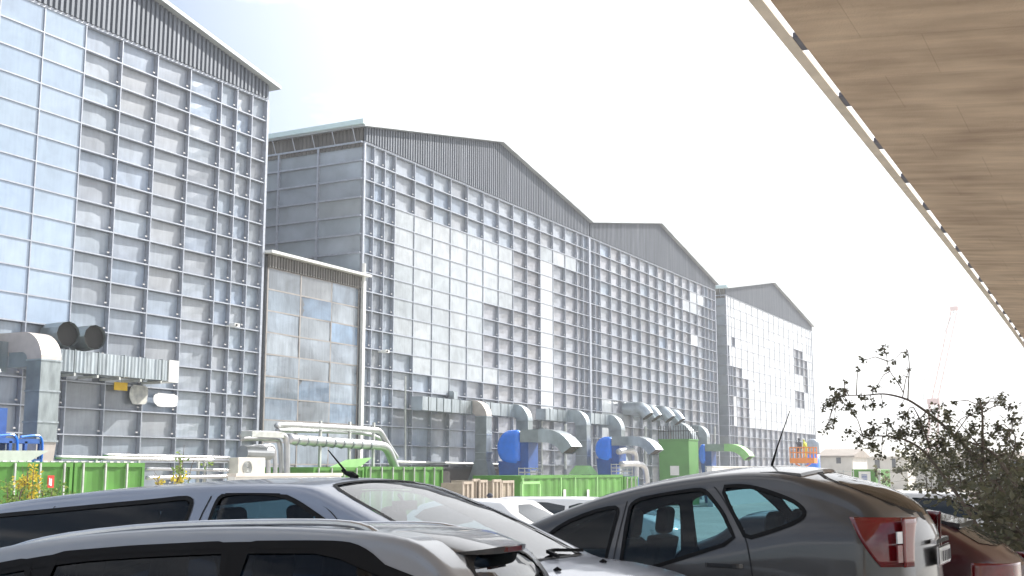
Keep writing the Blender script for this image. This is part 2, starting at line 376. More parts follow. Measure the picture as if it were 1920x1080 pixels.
def corrugated(y0, y1, lowz, topf, x, pitch=.25, dep=.075, mb=None):
    mb = mb or MB(); pts = []; y = y0; k = 0
    prof = [(0, 0), (.3, 0), (.42, 1), (.88, 1)]
    while y < y1:
        for a, d in prof:
            yy_ = y+a*pitch
            if yy_ <= y1: pts.append((yy_, d))
        y += pitch
    pts.append((y1, 0)); V = []
    for (yy_, d) in pts: V += [(x+d*dep, yy_, lowz), (x+d*dep, yy_, topf(yy_))]
    mb.add(V, [(2*i, 2*i+2, 2*i+3, 2*i+1) for i in range(len(pts)-1)])
    return mb
def hall(name, label, cols, roofpts, classify, back=30, side_cols=None, group=None, verge=.35):
    y0, y1 = cols[0], cols[-1]
    t = thing(name, (FX-back/2, (y0+y1)/2, -1.05), label, 'building', group)
    rf = lambda y: interp(roofpts, y)
    # solid body with gable top
    prof = [(y0+.02, ZB-.1)] + [(min(max(y, y0+.02), y1-.02), rf(min(max(y, y0+.02), y1-.02))-.12) for y, z in roofpts] + [(y1-.02, ZB-.1)]
    b = MB(); b.prism([(FX-.3, y, z) for y, z in prof], (-back+.3, 0, 0)); b.build('wall', M['backing'], t)
    b = MB()
    for i in range(NR+1):
        z = ZT-PR*i; b.box(FX-.26, FX-.003, y0, y1, z-.024, z+.024)
    b.box(FX-.26, FX+.004, y0, y1, ZT+.03, ZT+.073)
    b.build('rail_grid', M['frame'], t)
    b = MB()
    for c in cols[1:-1]: b.box(FX-.26, FX, c-.021, c+.021, ZB-.1, ZT-.05)
    for c in (y0+.06, y1-.06): b.box(FX-.28, FX+.03, c-.07, c+.07, ZB-.1, ZT-.05)
    b.build('mullion_grid', M['frame'], t)
    b = corrugated(y0, y1, ZT+.075, lambda y: rf(y)-.12, FX-.02); b.build('gable_cladding', M['clad'], t, smooth=False)
    # roof sheets: one slab per slope, overhanging the gable wall
    b = MB()
    for (ya, za), (yb, zb) in zip(roofpts, roofpts[1:]):
        P0 = [(FX+verge, ya, za), (FX+verge, yb, zb), (FX+verge, yb, zb-.16), (FX+verge, ya, za-.16)]
        b.prism(P0, (-back-verge, 0, 0))
    b.build('roof', M['roof'], t)
    # panels, the largest hundred one by one
    cells = []
    for ci in range(len(cols)-1):
        for r in range(NR):
            yc = (cols[ci]+cols[ci+1])/2; zc = ZT-PR*(r+.5); w = cols[ci+1]-cols[ci]-.07
            if ci == 0: w -= .09; yc += .045
            if ci == len(cols)-2: w -= .09; yc -= .045
            k = classify(ci, r, cols[ci], zc)
            if k is None: continue
            d = depth(FX, yc); u = (_cy*FX+_sy*yc)/d
            vis = d > 3 and abs(u) < .45
            cells.append(((w/d/d) if vis else 0, yc, zc, w, k))
    cells.sort(key=lambda c: -c[0])
    rest = MB(); rmats = []
    for i, (s_, yc, zc, w, k) in enumerate(cells):
        kind = 'recessed' if k.startswith('rec') else 'flush'
        h = PR-.074 if kind == 'recessed' else PR-.03
        if kind == 'flush': w += .045
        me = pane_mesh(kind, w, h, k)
        if i < 100 and s_ > 0:
            o = bpy.data.objects.new('glazed_panel', me); COL.objects.link(o); o.parent = t
            o.location = Vector((FX, yc, zc))-ORG[t.name]
        elif s_ > 0 or i % 1 == 0:
            for mm in me.materials:
                if mm not in rmats: rmats.append(mm)
            V = [(v.co.x+FX, v.co.y+yc, v.co.z+zc) for v in me.vertices]; o_ = len(rest.v); rest.v += V
            for p in me.polygons:
                rest.f.append(tuple(i_+o_ for i_ in p.vertices)); rest.m.append(rmats.index(me.materials[p.material_index]))
    if rest.v: tag(rest.build('glazed_panel', rmats, t), kind='stuff')
    if side_cols:
        ys_ = y0-.02
        b = MB()
        for i in range(NR+1):
            z = ZT-PR*i; b.box(side_cols[0], side_cols[-1], ys_-.16, ys_+.01, z-.045, z+.045)
        for c in side_cols[1:]: b.box(c-.05, c+.05, ys_-.18, ys_+.01, ZB, ZT-1.2 if False else ZT)
        b.build('side_frame', M['frame'], t)
        b = MB()
        for a, c in zip(side_cols, side_cols[1:]):
            for r in range(NR):
                z = ZT-PR*(r+.5); b.add([(a-.05, ys_-.03, z-PR/2+.045), (c+.05, ys_-.03, z-PR/2+.045), (c+.05, ys_-.03, z+PR/2-.045), (a-.05, ys_-.03, z+PR/2-.045)], [(0,1,2,3)])
                if random.random() < .8: pass
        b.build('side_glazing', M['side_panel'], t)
        b = MB(); x = side_cols[0]; V = []; i = 0
        while x > side_cols[-1]:
            V += [(x, ys_-.06-(.05 if i % 2 else 0), ZT-.25+.5*0), (x, ys_-.06-(.05 if i % 2 else 0), rf(y0)-.15)]; x -= .13; i += 1
        b.add(V, [(2*j, 2*j+1, 2*j+3, 2*j+2) for j in range(len(V)//2-1)]); b.build('side_cladding', M['clad_rust'], t)
        b = MB(); b.box(FX+verge-.01, side_cols[-1], y0-.62, y0-.4, rf(y0)-.16, rf(y0)+.1); b.build('gutter', M['gutter'], t)
        for i in range(7):
            x = side_cols[0]-.4-i*1.3
            b = MB(); b.tube([(x, y0-.5, rf(y0)-.12), (x, y0-.1, rf(y0)-1.0)], .03, 5); b.build('eave_brace', M['frame'], t)
    return t
# hall 1, nearest, left edge of the picture
c1 = [11.9, 12.9, 13.9, 14.9]+[14.9+1.9*k for k in range(1, 6)]+[26.25, 28.15, 30.07, 31.9, 33.8, 35.7, 37.6, 38.62, 39.63, 40.72]
c1 = sorted(set(round(c, 3) for c in c1))
def cl1(ci, r, y, z):
    if y < 30.0 and z > 7.1: return 'flush_blue'
    if y > 38 and 10.2 < z < 10.9: return 'flush_grey' if y < 39 and z > 10.4 and False else 'recess'
    return 'recess'
H1 = hall('shipyard_hall', 'tall shipyard hall filling the left edge, with smooth pale blue panels on its near half', c1,
     [(11.5, 19.1), (26.3, 22.0), (41.15, 19.08)], cl1, back=34)
# hall 2
c2 = [48.33, 49.3, 50.3, 51.3]+[51.3+1.94*k for k in range(1, 13)]+[75.65, 76.74]
rng2 = {0:(3,10), 1:(3,11), 2:(3,12), 3:(3,11), 4:(3,11), 5:(3,6), 6:(3,6)}
def cl2(ci, r, y, z):
    k = ci-3
    if k in rng2 and rng2[k][0] <= r <= rng2[k][1]: return 'flush_grey'
    if k == 5 and r == 11: return 'flush_grey'
    if k == 9 and 3 <= r <= 13: return 'flush_white'
    if k == 9 and r == 2: return 'flush_grey'
    if k in (10, 11) and r == 2: return 'flush_grey'
    return 'recess_warm' if k > 4 and r > 2 else 'recess'
H2 = hall('shipyard_hall', 'middle shipyard hall showing its side wall, one white vertical stripe of panels', c2,
     [(47.85, 19.13), (62.9, 22.05), (76.78, 19.5)], cl2, back=40, side_cols=[FX-.05, -36.8, -39.4, -42.0, -44.6, -47.2])
c3 = [76.78, 77.75, 78.72]+[78.72+1.994*k for k in range(1, 13)]+[103.65, 104.75, 105.9]
YS1 = onx(1139, 740, FX)[1]; YS2 = onx(1158, 755, FX)[1]; YS3 = onx(1318, 790, FX)[1]
def cl3(ci, r, y, z):
    y2 = c3[ci+1]
    if y < 99.3 < y2 and r == 5: return 'flush_white'
    if y < YS1 < y2 and r >= 12: return 'flush_grey'
    if y < YS2 < y2 and r >= 13: return 'flush_grey'
    if y < YS3 < y2 and r >= 14: return 'flush_grey'
    if 96.5 < y < 102 and 1 <= r <= 2 and (ci+r) % 3: return 'flush_grey'
    return 'recess_warm' if (ci*7+r*3) % 5 < 3 else 'recess'
H3 = hall('shipyard_hall', 'third shipyard hall, joined behind the middle one, with one stray white panel', c3,
     [(76.78, 19.5), (91.0, 22.1), (106.1, 18.98)], cl3, back=40)
c4 = [109.1, 109.9, 110.8, 111.85]+[111.85+2.068*k for k in range(1, 15)]+[141.8, 142.7, 143.6]
def reg4(px, py):
    # recessed patches of the far hall (the rest is smooth white)
    if px < 1367 and py > 650: return not (1358 < px < 1364 and py < 700)
    if px < 1394 and py > 690: return not (1375 < px < 1384 and 752 < py < 808)
    if px < 1405 and py > 718: return True
    if 1372 < px < 1380 and 636 < py < 655: return True
    if 1487 < px < 1503 and 660 < py < 676: return True
    if 1488 < px < 1513 and 676 < py < 708: return True
    if 1505 < px < 1513 and 708 < py < 730: return True
    if 1490 < px < 1507 and 740 < py < 760: return True
    if py > 793+(px-1405)*.155: return True
    return False
def proj(X, Y, Z):
    Z -= ZC; fw = -_sy*X+_cy*Y; r = _cy*X+_sy*Y; d = _cp*fw+_sp*Z; v = -_sp*fw+_cp*Z
    return (960+FPX*r/d, 540-FPX*v/d)
def cl4(ci, r, y, z):
    px, py = proj(FX, (c4[ci]+c4[ci+1])/2, z)
    return 'recess_warm' if reg4(px, py) else 'flush_white'
H4 = hall('shipyard_hall', 'farthest shipyard hall, its wall mostly smooth white panels with a few dark gaps', c4,
     [(108.9, 19.05), (126.1, 22.02), (143.9, 19.0)], cl4, back=40, side_cols=[FX-.05, -36.8, -39.4, -42.0])

# annex between hall 1 and hall 2
ta = thing('annex_building', (FX-3, 44.6, -1.05), 'low annex with reflective glazing between the first two tall halls', 'building')
b = MB(); b.prism([(FX-.02, 40.95, -1.1), (FX-.02, 48.2, -1.1), (FX-.02, 48.2, 11.1), (FX-.02, 40.95, 11.1)], (-6, 0, 0)); b.build('wall', M['backing'], ta)
ac = [41.05, 43.43, 45.83, 48.1]; az = [10.6-.975*i for i in range(13)]
b = MB()
for c in ac: b.box(FX-.04, FX+.02, c-.04, c+.04, -1.1, 10.6)
for z in az: b.box(FX-.04, FX+.012, 41.05, 48.1, z-.03, z+.03)
b.build('mullion_grid', M['backing'] if False else mat('dark mullion', (.3,.28,.27), .5, .3), ta)
for i in range(3):
    for j in range(12):
        b = MB(); w = ac[i+1]-ac[i]-.08; y_ = (ac[i]+ac[i+1])/2; z_ = (az[j]+az[j+1])/2; tl = random.uniform(-.03, .03)
        n = 5; V = []
        for q in range(n+1):
            for p_ in range(n+1): V.append((FX+.004+tl*(p_/n-.5)*2+random.uniform(-.006,.006), y_+(p_/n-.5)*w, z_+(q/n-.5)*.915))
        b.add(V, [(q*(n+1)+p_, q*(n+1)+p_+1, (q+1)*(n+1)+p_+1, (q+1)*(n+1)+p_) for q in range(n) for p_ in range(n)])
        b.build('window', M['annex_glass'], ta, smooth=True)
b = corrugated(40.95, 48.2, 10.62, lambda y: 11.2, FX+.05, .2, .05); b.build('fascia_cladding', M['clad_rust'], ta)
b = MB(); b.prism([(FX+.4, 40.8, 11.22), (FX+.4, 48.65, 11.22), (FX+.4, 48.65, 11.34), (FX+.4, 40.8, 11.34)], (-1.2, 0, 0)); b.build('roof_edge', M['white'], ta)
b = MB(); b.box(FX-6, FX-.8, 40.9, 48.2, 11.2, 11.45); b.build('roof', M['roof'], ta)
dp = thing('drain_pipe', (FX+.16, 48.33, -1.05), 'white square rain pipe down the corner of the low annex', 'pipe')
b = MB(); b.box(FX+.06, FX+.22, 48.2, 48.42, -1.05, 11.0); b.build('pipe', M['white'], dp)
b = MB(); b.tube([(FX+.14, 48.31, 11.0), (FX+.14, 48.31, 11.9)], .1, 8); b.build('vent_cap', M['white'], dp)

# small things on the facade
def camera_box(px, py, label):
    p = onx(px, py, FX+.35); t = thing('security_camera', tuple(p), label, 'camera', 'security cameras on the hall walls')
    b = MB(); b.box(p.x-.1, p.x+.2, p.y-.12, p.y+.2, p.z-.07, p.z+.08); b.build('housing', M['white'], t)
    b = MB(); b.box(FX, p.x-.05, p.y-.03, p.y+.03, p.z-.04, p.z+.03); b.build('bracket', M['white'], t)
    b = MB(); b.tube([(p.x+.2, p.y-.02, p.z), (p.x+.24, p.y-.02, p.z)], .05, 8); b.build('lens', M['dark_in'], t)
camera_box(437, 610, 'small white security camera on the nearest hall near its right corner')
camera_box(720, 659, 'small white security camera on the middle hall right of the rain pipe')
def sheet(px0, py0, px1, py1, m, name, label, cat, dx=.03, jag=0):
    a = onx(px0, py0, FX+dx); c = onx(px1, py1, FX+dx); b = MB()
    if jag:
        n = 22; cy_, cz_ = (a.y+c.y)/2, (a.z+c.z)/2; rr = random.Random(5)
        poly = [(FX+dx, cy_+math.copysign(abs(math.cos(i/n*2*math.pi))**.5, math.cos(i/n*2*math.pi))*(c.y-a.y)/2*rr.uniform(.85, 1), cz_+math.copysign(abs(math.sin(i/n*2*math.pi))**.6, math.sin(i/n*2*math.pi))*(a.z-c.z)/2*rr.uniform(.82, 1)) for i in range(n)]
        b.prism(poly, (.012, 0, 0))
    else: b.box(FX+dx, FX+dx+.02, a.y, c.y, c.z, a.z)
    tag(b.build(name, m, loc=(FX, (a.y+c.y)/2, c.z)), label, cat)
M['torn'] = mat('torn white sheet', (.62,.62,.58), .7, 0, .3, 4, col2=(.3,.31,.32))
sheet(214, 716, 238, 733, M['yellow'], 'patch_sheet', 'yellow sheet patched onto the nearest hall beneath the horizontal duct', 'patch', .07)
sheet(243, 718, 277, 760, M['torn'], 'patch_sheet', 'worn whitish board fixed beside the yellow patch sheet', 'patch', .03, 1)
sheet(287, 734, 334, 765, mat('white board', (.66,.67,.68), .6, 0, .06), 'patch_sheet', 'ragged white sheet filling a panel under the end of the horizontal duct', 'patch', .03, 1)

# ---------------------------------------------------------------- ducts and machinery
def arc(cx, cz, r, a0, a1, n=8): return [(cx+r*math.cos(R(lerp(a0, a1, i/n))), cz+r*math.sin(R(lerp(a0, a1, i/n)))) for i in range(n+1)]
def riser(t, X, Y, wx, wy, ztop, zbot, xback, r_in=.25, m1='galv', cone=None, conew=1.6, coneh=.9):
    """duct coming out of the wall, bending down; X = outer face, Y = near face"""
    xc = X-wx/2; r = wx/2+r_in; zc_ = ztop-wx/2-r
    path = [(xback, ztop-wx/2)]+[(xc-r+p, q) for p, q in [(r*math.sin(R(a)), ztop-wx/2-r+r*math.cos(R(a))) for a in range(0, 91, 9)]]
    b = MB(); b.sweep([(x, Y+wy/2, z) for x, z in path], (0, 1, 0), wy, wx); o = b.build('elbow', M[m1], t)
    b = MB(); z0 = zc_; b.box(X-wx, X, Y, Y+wy, zbot, z0); o = b.build('riser', M['galv'], t)
    z = z0
    while z > zbot+.2:
        b = MB(); b.box(X-wx-.03, X+.03, Y-.03, Y+wy+.03, z-.025, z+.025); z -= 1.0; b.build('flange', M['galv_bright'], t)
    b = MB(); b.box(X-wx-.04, X+.04, Y-.04, Y+wy+.04, zbot-.03, zbot+.03)
    b.build('flange', M['galv_bright'], t)
    if cone:
        b = MB(); b.sweep([(xc, Y+wy/2, zbot), (xc, Y+wy/2, zbot-coneh)], (0, 1, 0), [wy, wy*conew], [wx, wx*conew]); b.build('cone', M[cone], t)
def run(t, X0, X1, Y0, Y1, z0, z1, endcap=True, name='run'):
    b = MB(); b.box(X0, X1, Y0, Y1, z0, z1); b.build(name, M['galv_bright'], t)
    y = Y0+.6
    rr = random.Random(int(Y0*10))
    while y < Y1-.2:
        b = MB(); b.box(X0-.03, X1+.03, y-.02, y+.02, z0-.03, z1+.03); y += rr.uniform(.7, 1.3); b.build('flange', M['galv'], t)
def exhaust(t, X, Y, z, w, h, length, r, m='galv_bright', ang=60, name='exhaust_elbow'):
    pts = [(X, z), (X+length, z)]+[(X+length+r*math.sin(R(a)), z-r+r*math.cos(R(a))) for a in range(10, ang+1, 10)]
    b = MB(); b.sweep([(x, Y, zz) for x, zz in pts], (0, 1, 0), w, h, cap=False); b.build(name, M[m], t)
    # dark mouth
    (xa, za), (xb, zb) = pts[-2], pts[-1]; d = Vector((xb-xa, 0, zb-za)).normalized(); q = Vector((xb, Y, zb))-d*.06
    b = MB(); b.sweep([q-d*.05, q], (0, 1, 0), w*.94, h*.94); b.build('mouth', M['dark_in'], t)
def fan(X0, X1, Y, z0, z1, thick, label, outlet=None, ex=None, exm='galv_bright', group='blue extraction fans', base=True):
    zb_ = -1.05; t = thing('extraction_fan', ((X0+X1)/2, Y+thick/2, zb_), label, 'fan', group)
    w = X1-X0; h = z1-z0; rr = w*.62
    # volute outline in XZ, thickness along Y
    P_ = []
    cx_, cz_ = X1-w*.42, z0+h*.52
    for i in range(19):
        a = 90+i*10; rad = 1.0-.05*math.sin(R(i*10))
        P_.append((cx_+math.cos(R(a))*(w*.58)*rad, Y, cz_+math.sin(R(a))*h*.48*rad))
    P_ += [(X1, Y, z0), (X1, Y, z1)]
    b = MB(); b.prism(P_, (0, thick, 0)); o = b.build('casing', M['blue'], t); rounded(o, .3, 6)
    b = MB(); b.box(X1, X1+.5, Y+.15, Y+thick-.15, z0-.2, z1-.5); o = b.build('motor_guard', M['blue_dark'], t)
    b = MB()
    for k_ in range(4):
        b.tube([(X1+.1, Y-.25, z0-.1-k_*.22), (X1+1.6, Y-.25, z0-.1-k_*.22)], .035, 6)
    for k_ in range(5):
        b.tube([(X1+.1+k_*.37, Y-.25, z0-.8), (X1+.1+k_*.37, Y-.25, z0-.05)], .025, 6)
    b.build('guard_rail', M['tarp'], t)
    b = MB(); b.prism([(X0+.2, Y+.05, z0+.3), (X1, Y+.05, z0+.3), (X1-.1, Y+.05, zb_), (X0+.5, Y+.05, zb_)], (0, thick-.1, 0)); b.box(X1, X1+1.3, Y, Y+thick, zb_, z0-.85)
    for q in range(3): b.sweep([(X1+.1+q*.4, Y-.04, z0-.9), (X1+.4+q*.4, Y-.04, zb_+.3)], (0, 1, 0), .06, .07)
    b.build('base', M['blue_dark'], t)
    if outlet: 
        b = MB(); b.box(X1, X1+outlet, Y+.08, Y+thick-.08, z1-h*.34, z1); b.build('outlet_duct', M['galv'], t)
        exhaust(t, X1+outlet, Y+thick/2, z1-h*.17, thick-.1, h*.34+.02, .35, ex or 1.3, exm, 60)
    return t
# left-hand unit (nearest)
t = thing('ventilation_duct', (-32, 28, -1.05), 'long corrugated duct with a tall grey riser at the left edge of the yard', 'duct', 'ventilation ducts on the hall fronts')
riser(t, -31.0, 26.35, .66, .8, 6.05, 2.5, -33.95, .28, 'duct_warm', 'duct_warm', .8, 1.0)
b = MB(); b.box(-31.66-.9, -31.64, 26.36, 27.1, 4.9, 6.0); b.build('inlet_box', M['galv'], t)
b = MB(); b.box(-33.4, -32.6, 24.2, 26.36, 4.75, 5.75); b.build('inlet_run', M['galv'], t)
run(t, -33.7, -33.0, 28.0, 34.05, 4.99, 5.77)
# ribbed, creased shell sections of the run
b = MB()
for k_ in range(34):
    y_ = 28.1+k_*.175; d_ = .012+.03*random.random()
    b.prism([(-33.0, y_, 5.0), (-33.0+d_, y_+.06, 5.0), (-33.0+.004, y_+.15, 5.0)], (0, 0, .765))
b.build('rib', M['galv_bright'], t)
b = MB(); b.box(-33.72, -32.95, 34.08, 34.6, 4.95, 5.8); b.build('end_box', M['white'], t)
for k_ in range(6): b = MB(); b.box(-33.95, -32.95, 28.4+k_*1.05, 28.48+k_*1.05, 4.86, 4.96); b.build('bracket', M['post'], t)
for px, py, lb in ((115, 628, 'left one of two round vent stubs above the long duct'), (165, 634, 'right one of two round vent stubs above the long duct')):
    p = onx(px, py, -33.3); t = thing('round_vent', (p.x, p.y, p.z), lb, 'vent', 'round vent stubs')
    d = Vector((.9, -.15, 0)).normalized()
    b = MB(); b.tube([p-d*.66, p+d*.1, p+d*.45], [.47, .47, .45], 12, cap=False); o = b.build('collar', M['galv'], t)
    b = MB(); b.tube([p+d*.2, p+d*.3], .44, 12); b.build('mouth', M['dark_in'], t)
t = fan(-31.9, -30.1, 22.9, 1.7, 3.9, 1.3, 'blue fan at the left edge of the picture beside the nearest riser', None)
exhaust(t, -30.95, 23.6, 4.72, .62, .62, .15, .85, 'galv_bright', 60)
b = MB(); b.box(-32.6, -30.9, 23.2, 24.0, 4.35, 5.1); b.build('outlet_duct', M['galv'], t)
# blue platform with pale tray
pa, pb = onx(-40, 822, -29), onx(78, 822, -29)
t = thing('steel_platform', (-29.5, 22, -1.05), 'blue steel platform with curved guard rails above the green container', 'platform')
b = MB(); b.box(-30.6, -29, pa.y, pb.y, pb.z-.16, pb.z-.02)
for q in range(5):
    yq = lerp(pa.y, pb.y, q/4); b.box(-29.1, -29.0, yq-.05, yq+.05, -1.05, pb.z-.1)
b.box(-29.05, -28.98, pa.y, pb.y, pb.z-.75, pb.z-.62); b.build('deck', M['blue_dark'], t)
for q in (0, 1):
    yq = pb.y-.9*q; b = MB(); b.tube(smooth_open([(-29, yq-.75, pb.z+.03), (-29, yq-.15, pb.z+.1), (-29, yq, pb.z+.02), (-29, yq+.06, pb.z-.25), (-29, yq+.03, pb.z-.75)], 2), .035, 6); b.build('guard_rail', M['blue'], t)
b = MB(); p0, p1 = onx(-30, 845, -28.9), onx(70, 845, -28.9); b.prism([(-28.9, p0.y, p0.z), (-28.9, p1.y, p1.z), (-28.9, p1.y-.8, p1.z-.38), (-28.9, p0.y, p1.z-.38)], (.5, 0, 0)); b.build('tray', M['tarp'], t)

# middle ducts
def riser_at(pxr, pyt, pyb, X, wx, wy, label, cone=None, runlen=0, m1='galv_bright', conew=1.6, coneh=.9):
    """pxr = picture column of the near outer corner; heights from the picture rows on the near face"""
    p = onx(pxr, (pyt+pyb)/2, X); Y = p.y
    zt = ony(pxr-12, pyt, Y).z; zb_ = ony(pxr, pyb, Y).z
    t = thing('ventilation_duct', (X-wx/2, Y+wy/2, -1.05), label, 'duct', 'ventilation ducts on the hall fronts')
    riser(t, X, Y, wx, wy, zt, zb_, -33.95 if not runlen else X-wx-.6, .2, m1, cone, conew, coneh)
    if runlen: run(t, -33.6, -32.9, Y-runlen, Y+wy, zt-.78, zt-.06)
    return t, Y
riser_at(912, 750, 862, -32.0, .72, .62, 'bent duct riser left of the large blue fan, fed by a long wall duct', 'galv', 5.3, 'duct_warm', 1.9, 1.2)
riser_at(990, 757, 850, -32.0, .8, .62, 'bent duct riser standing right behind the large blue fan', 'galv_bright', 3.6)
riser_at(1100, 768, 872, -31.6, .8, .62, 'bent duct riser standing on a pale green hopper', 'green_pale', 3.4, 'galv_bright', 2.0, .6)
riser_at(1165, 776, 850, -32.0, .95, .7, 'bent duct riser behind the second blue fan', 'galv_bright', 3.2)
riser_at(1300, 790, 880, -32.0, 1.5, 1.2, 'large domed duct riser behind the tall green cabinet', None, 0)
riser_at(1326, 797, 880, -31.6, .8, .8, 'bent duct riser right of the tall green cabinet', None, 2.5)
Yf = 58.3
fan(-31.75, -30.2, Yf, 1.75, 3.78, 1.5, 'large blue fan with a grey outlet bend, middle of the yard', 1.15, 1.6)
p = ony(1110, 830, 77.0)
def fan_at(pxl, pxr, pyt, pyb, X0, label, out, ex, exm='galv_bright'):
    Y = onx(pxl, pyb, X0).y; a = ony(pxl, pyt, Y); c = ony(pxr, pyb, Y)
    fan(a.x, c.x, Y, c.z, a.z, 1.5, label, out, ex, exm)
fan_at(1112, 1146, 819, 868, -31.6, 'second blue fan, standing behind the long green container', 1.2, 1.5)
fan_at(1308, 1322, 833, 872, -31.2, 'narrow blue fan half hidden by the tall green cabinet, its outlet bend painted pale green', 1.6, 1.7, 'green_pale')
# four small round bends on the third hall
t0 = None
for (px, py), wl_ in zip(((1208, 772), (1224, 776), (1250, 778), (1268, 783)), ('leftmost', 'second from left', 'third from left', 'rightmost')):
    p = onx(px, py, -32.4)
    t = thing('wall_vent', (p.x, p.y, p.z), wl_+' of the four shiny bent vent pipes above the tall green cabinet', 'vent', 'four bent vent pipes on the third hall')
    b = MB(); pts = smooth_open([(FX, p.y, p.z+.25), (-33, p.y, p.z+.3), (-32.5, p.y, p.z+.2), (-32.1, p.y, p.z-.35)], 2); b.tube(pts, .5, 10, cap=False); b.build('bend', M['galv_bright'], t, smooth=True)
    b = MB(); e, f_ = Vector(pts[-1]), Vector(pts[-2]); b.tube([f_, e-(e-f_)*.2], .45, 10); b.build('mouth', M['dark_in'], t)
def conduit(px0, py0, px1, py1, X, r, label, nm='wall_conduit'):
    a, c = onx(px0, py0, X), onx(px1, py1, X); b = MB(); b.tube([a, c], r, 7)
    tag(b.build(nm, M['post'], loc=tuple(a)), label, 'conduit')
conduit(760, 706, 760, 868, -33.85, .05, 'thin vertical conduit on the middle hall left of the first duct riser')
conduit(1016, 772, 1016, 880, -33.8, .06, 'thin vertical conduit behind the outlet bend of the large blue fan')
conduit(1060, 795, 1060, 880, -33.8, .09, 'vertical silver pipe left of the riser on the green hopper')
conduit(1210, 800, 1210, 890, -33.7, .1, 'vertical silver pipe left of the tall green cabinet')
conduit(1340, 800, 1340, 880, -33.7, .09, 'vertical silver pipe at the far end of the third hall')
conduit(740, 866, 1000, 872, -33.75, .07, 'long thin pipe along the foot of the middle hall')
for px, py, sx, lb in ((848, 742, .5, 'small square grille box above the first long wall duct'), (1017, 812, .7, 'grey junction box on the hall behind the large blue fan'), (1150, 872, .7, 'grey junction box below the second fan outlet')):
    p = onx(px, py, -33.9); t = thing('junction_box', (p.x, p.y, p.z), lb, 'electrical box')
    b = MB(); b.box(FX+.02, FX+.3, p.y-sx/2, p.y+sx/2, p.z-sx/2, p.z+sx/2); b.build('housing', M['galv'], t)
    b = MB(); b.box(FX+.305, FX+.33, p.y-sx/2+.05, p.y+sx/2-.05, p.z-sx/2+.05, p.z+sx/2-.05); b.build('door', M['galv_bright'], t)
# green cabinets
def cab(pxl, pxm, pxr, pyt, X, label, m='green_cab', top=True):
    Y = onx(pxm, pyt, X).y; a = ony(pxl, pyt, Y); y2 = onx(pxr, pyt, X).y
    t = thing('green_cabinet', ((a.x+X)/2, (Y+y2)/2, -1.05), label, 'cabinet')
    b = MB(); b.box(a.x, X, Y, y2, -1.05, a.z); o = b.build('body', M[m], t); rounded(o, .03)
    b = MB(); b.box(a.x-.04, X+.04, Y-.04, y2+.04, a.z+.002, a.z+.1); b.build('lid', M[m], t)
    b = MB(); xm = lerp(a.x, X, .52); b.box(xm-.35, xm+.35, Y-.025, Y-.005, a.z-2.6, a.z-1.9); b.build('notice', M['white'], t)
    if top:
        b = MB(); n = 12
        for i in range(n+1):
            x = lerp(a.x, X, i/n); b.tube([(x, Y, a.z+.1), (x, Y, a.z+1.1)], .03, 5)
        for i in range(6):
            y = lerp(Y, y2, i/5); b.tube([(X, y, a.z+.1), (X, y, a.z+1.1)], .03, 5)
        b.tube([(a.x, Y, a.z+.7), (X, Y, a.z+.7), (X, y2, a.z+.7)], .03, 5); b.build('guard_rail', M['dark_metal'], t)
cab(1235, 1291, 1309, 826, -29.5, 'tall green cabinet with a railing on top, right of the yard machinery')

# containers
def container(X, y0, y1, ztop, label, h=2.6, w=2.44, group='green containers in the yard', m='green', posts=True, name='green_container', step=.42):
    t = thing(name, (X-w/2, (y0+y1)/2, ztop-h), label, 'container', group)
    b = MB(); n = int((y1-y0)/.22); V = []
    for i in range(n+1):
        y = lerp(y0+.1, y1-.1, i/n); d = 0 if (i % 4) < 2 else -.04
        V += [(X-.03+d, y, ztop-h+.1), (X-.03+d, y, ztop-.12)]
    b.add(V, [(2*i, 2*i+2, 2*i+3, 2*i+1) for i in range(n)])
    b.box(X-w+.05, X-.1, y0+.03, y1-.03, ztop-h+.05, ztop-.1); b.build('body', M[m], t)
    b = MB()
    for (za, zb_) in ((ztop-.13, ztop), (ztop-h, ztop-h+.15)):
        b.box(X-.09, X, y0, y1, za, zb_); b.box(X-w, X-w+.09, y0, y1, za, zb_); b.box(X-w+.09, X-.09, y0, y0+.09, za, zb_); b.box(X-w+.09, X-.09, y1-.09, y1, za, zb_)
    for xx in (X-.1, X-w):
        for y_ in (y0, y1-.11): b.box(xx+.003, xx+.097, y_+.003, y_+.107, ztop-h+.15, ztop-.13)
    b.build('frame', M[m], t)
    if posts:
        b = MB(); y = y0+.3
        while y < y1-.1: b.box(X, X+.05, y-.025, y+.025, ztop-h+.1, ztop-.02); y += step*2
        b.build('post', M['post'], t)
    return t
XL = -27.0
ya, yb_, yc_ = onx(-40, 868, XL).y, onx(139, 868, XL).y, onx(272, 868, XL).y; zt = onx(140, 867, XL).z
tL = container(XL, ya, yb_-.03, zt, 'green container at the left edge behind the yellow-leaved bush')
b = MB(); p = onx(95, 903, XL+.06); b.box(p.x-.01, p.x+.01, p.y-.11, p.y+.11, p.z-.17, p.z+.17)
b.build('notice', M['red'], tL)
b = MB(); p = onx(94.5, 903, XL+.08); b.box(p.x-.004, p.x+.004, p.y-.05, p.y-.02, p.z-.1, p.z+.1); b.box(p.x-.004, p.x+.004, p.y+.0, p.y+.05, p.z-.12, p.z+.08); b.build('symbol', M['white'], tL)
tL2 = container(XL, yb_+.03, yc_, zt, 'second green container from the left, ending by the grey pipe rack')
y = ya+.2
while y < yc_-.6: b = MB(); b.box(XL-.05, XL+.01, y, y+.13, zt+.003, zt+.035); b.build('edge_marker', M['white'], tL if y < yb_ else tL2); y += .27
XM = -28.0
y0_, y1_ = onx(588, 877, XM).y, onx(683, 877, XM).y; zt = onx(640, 876, XM).z
t = container(XM, y0_, y1_, zt, 'green container with a sloping pale lid, seen over the silver car roof')
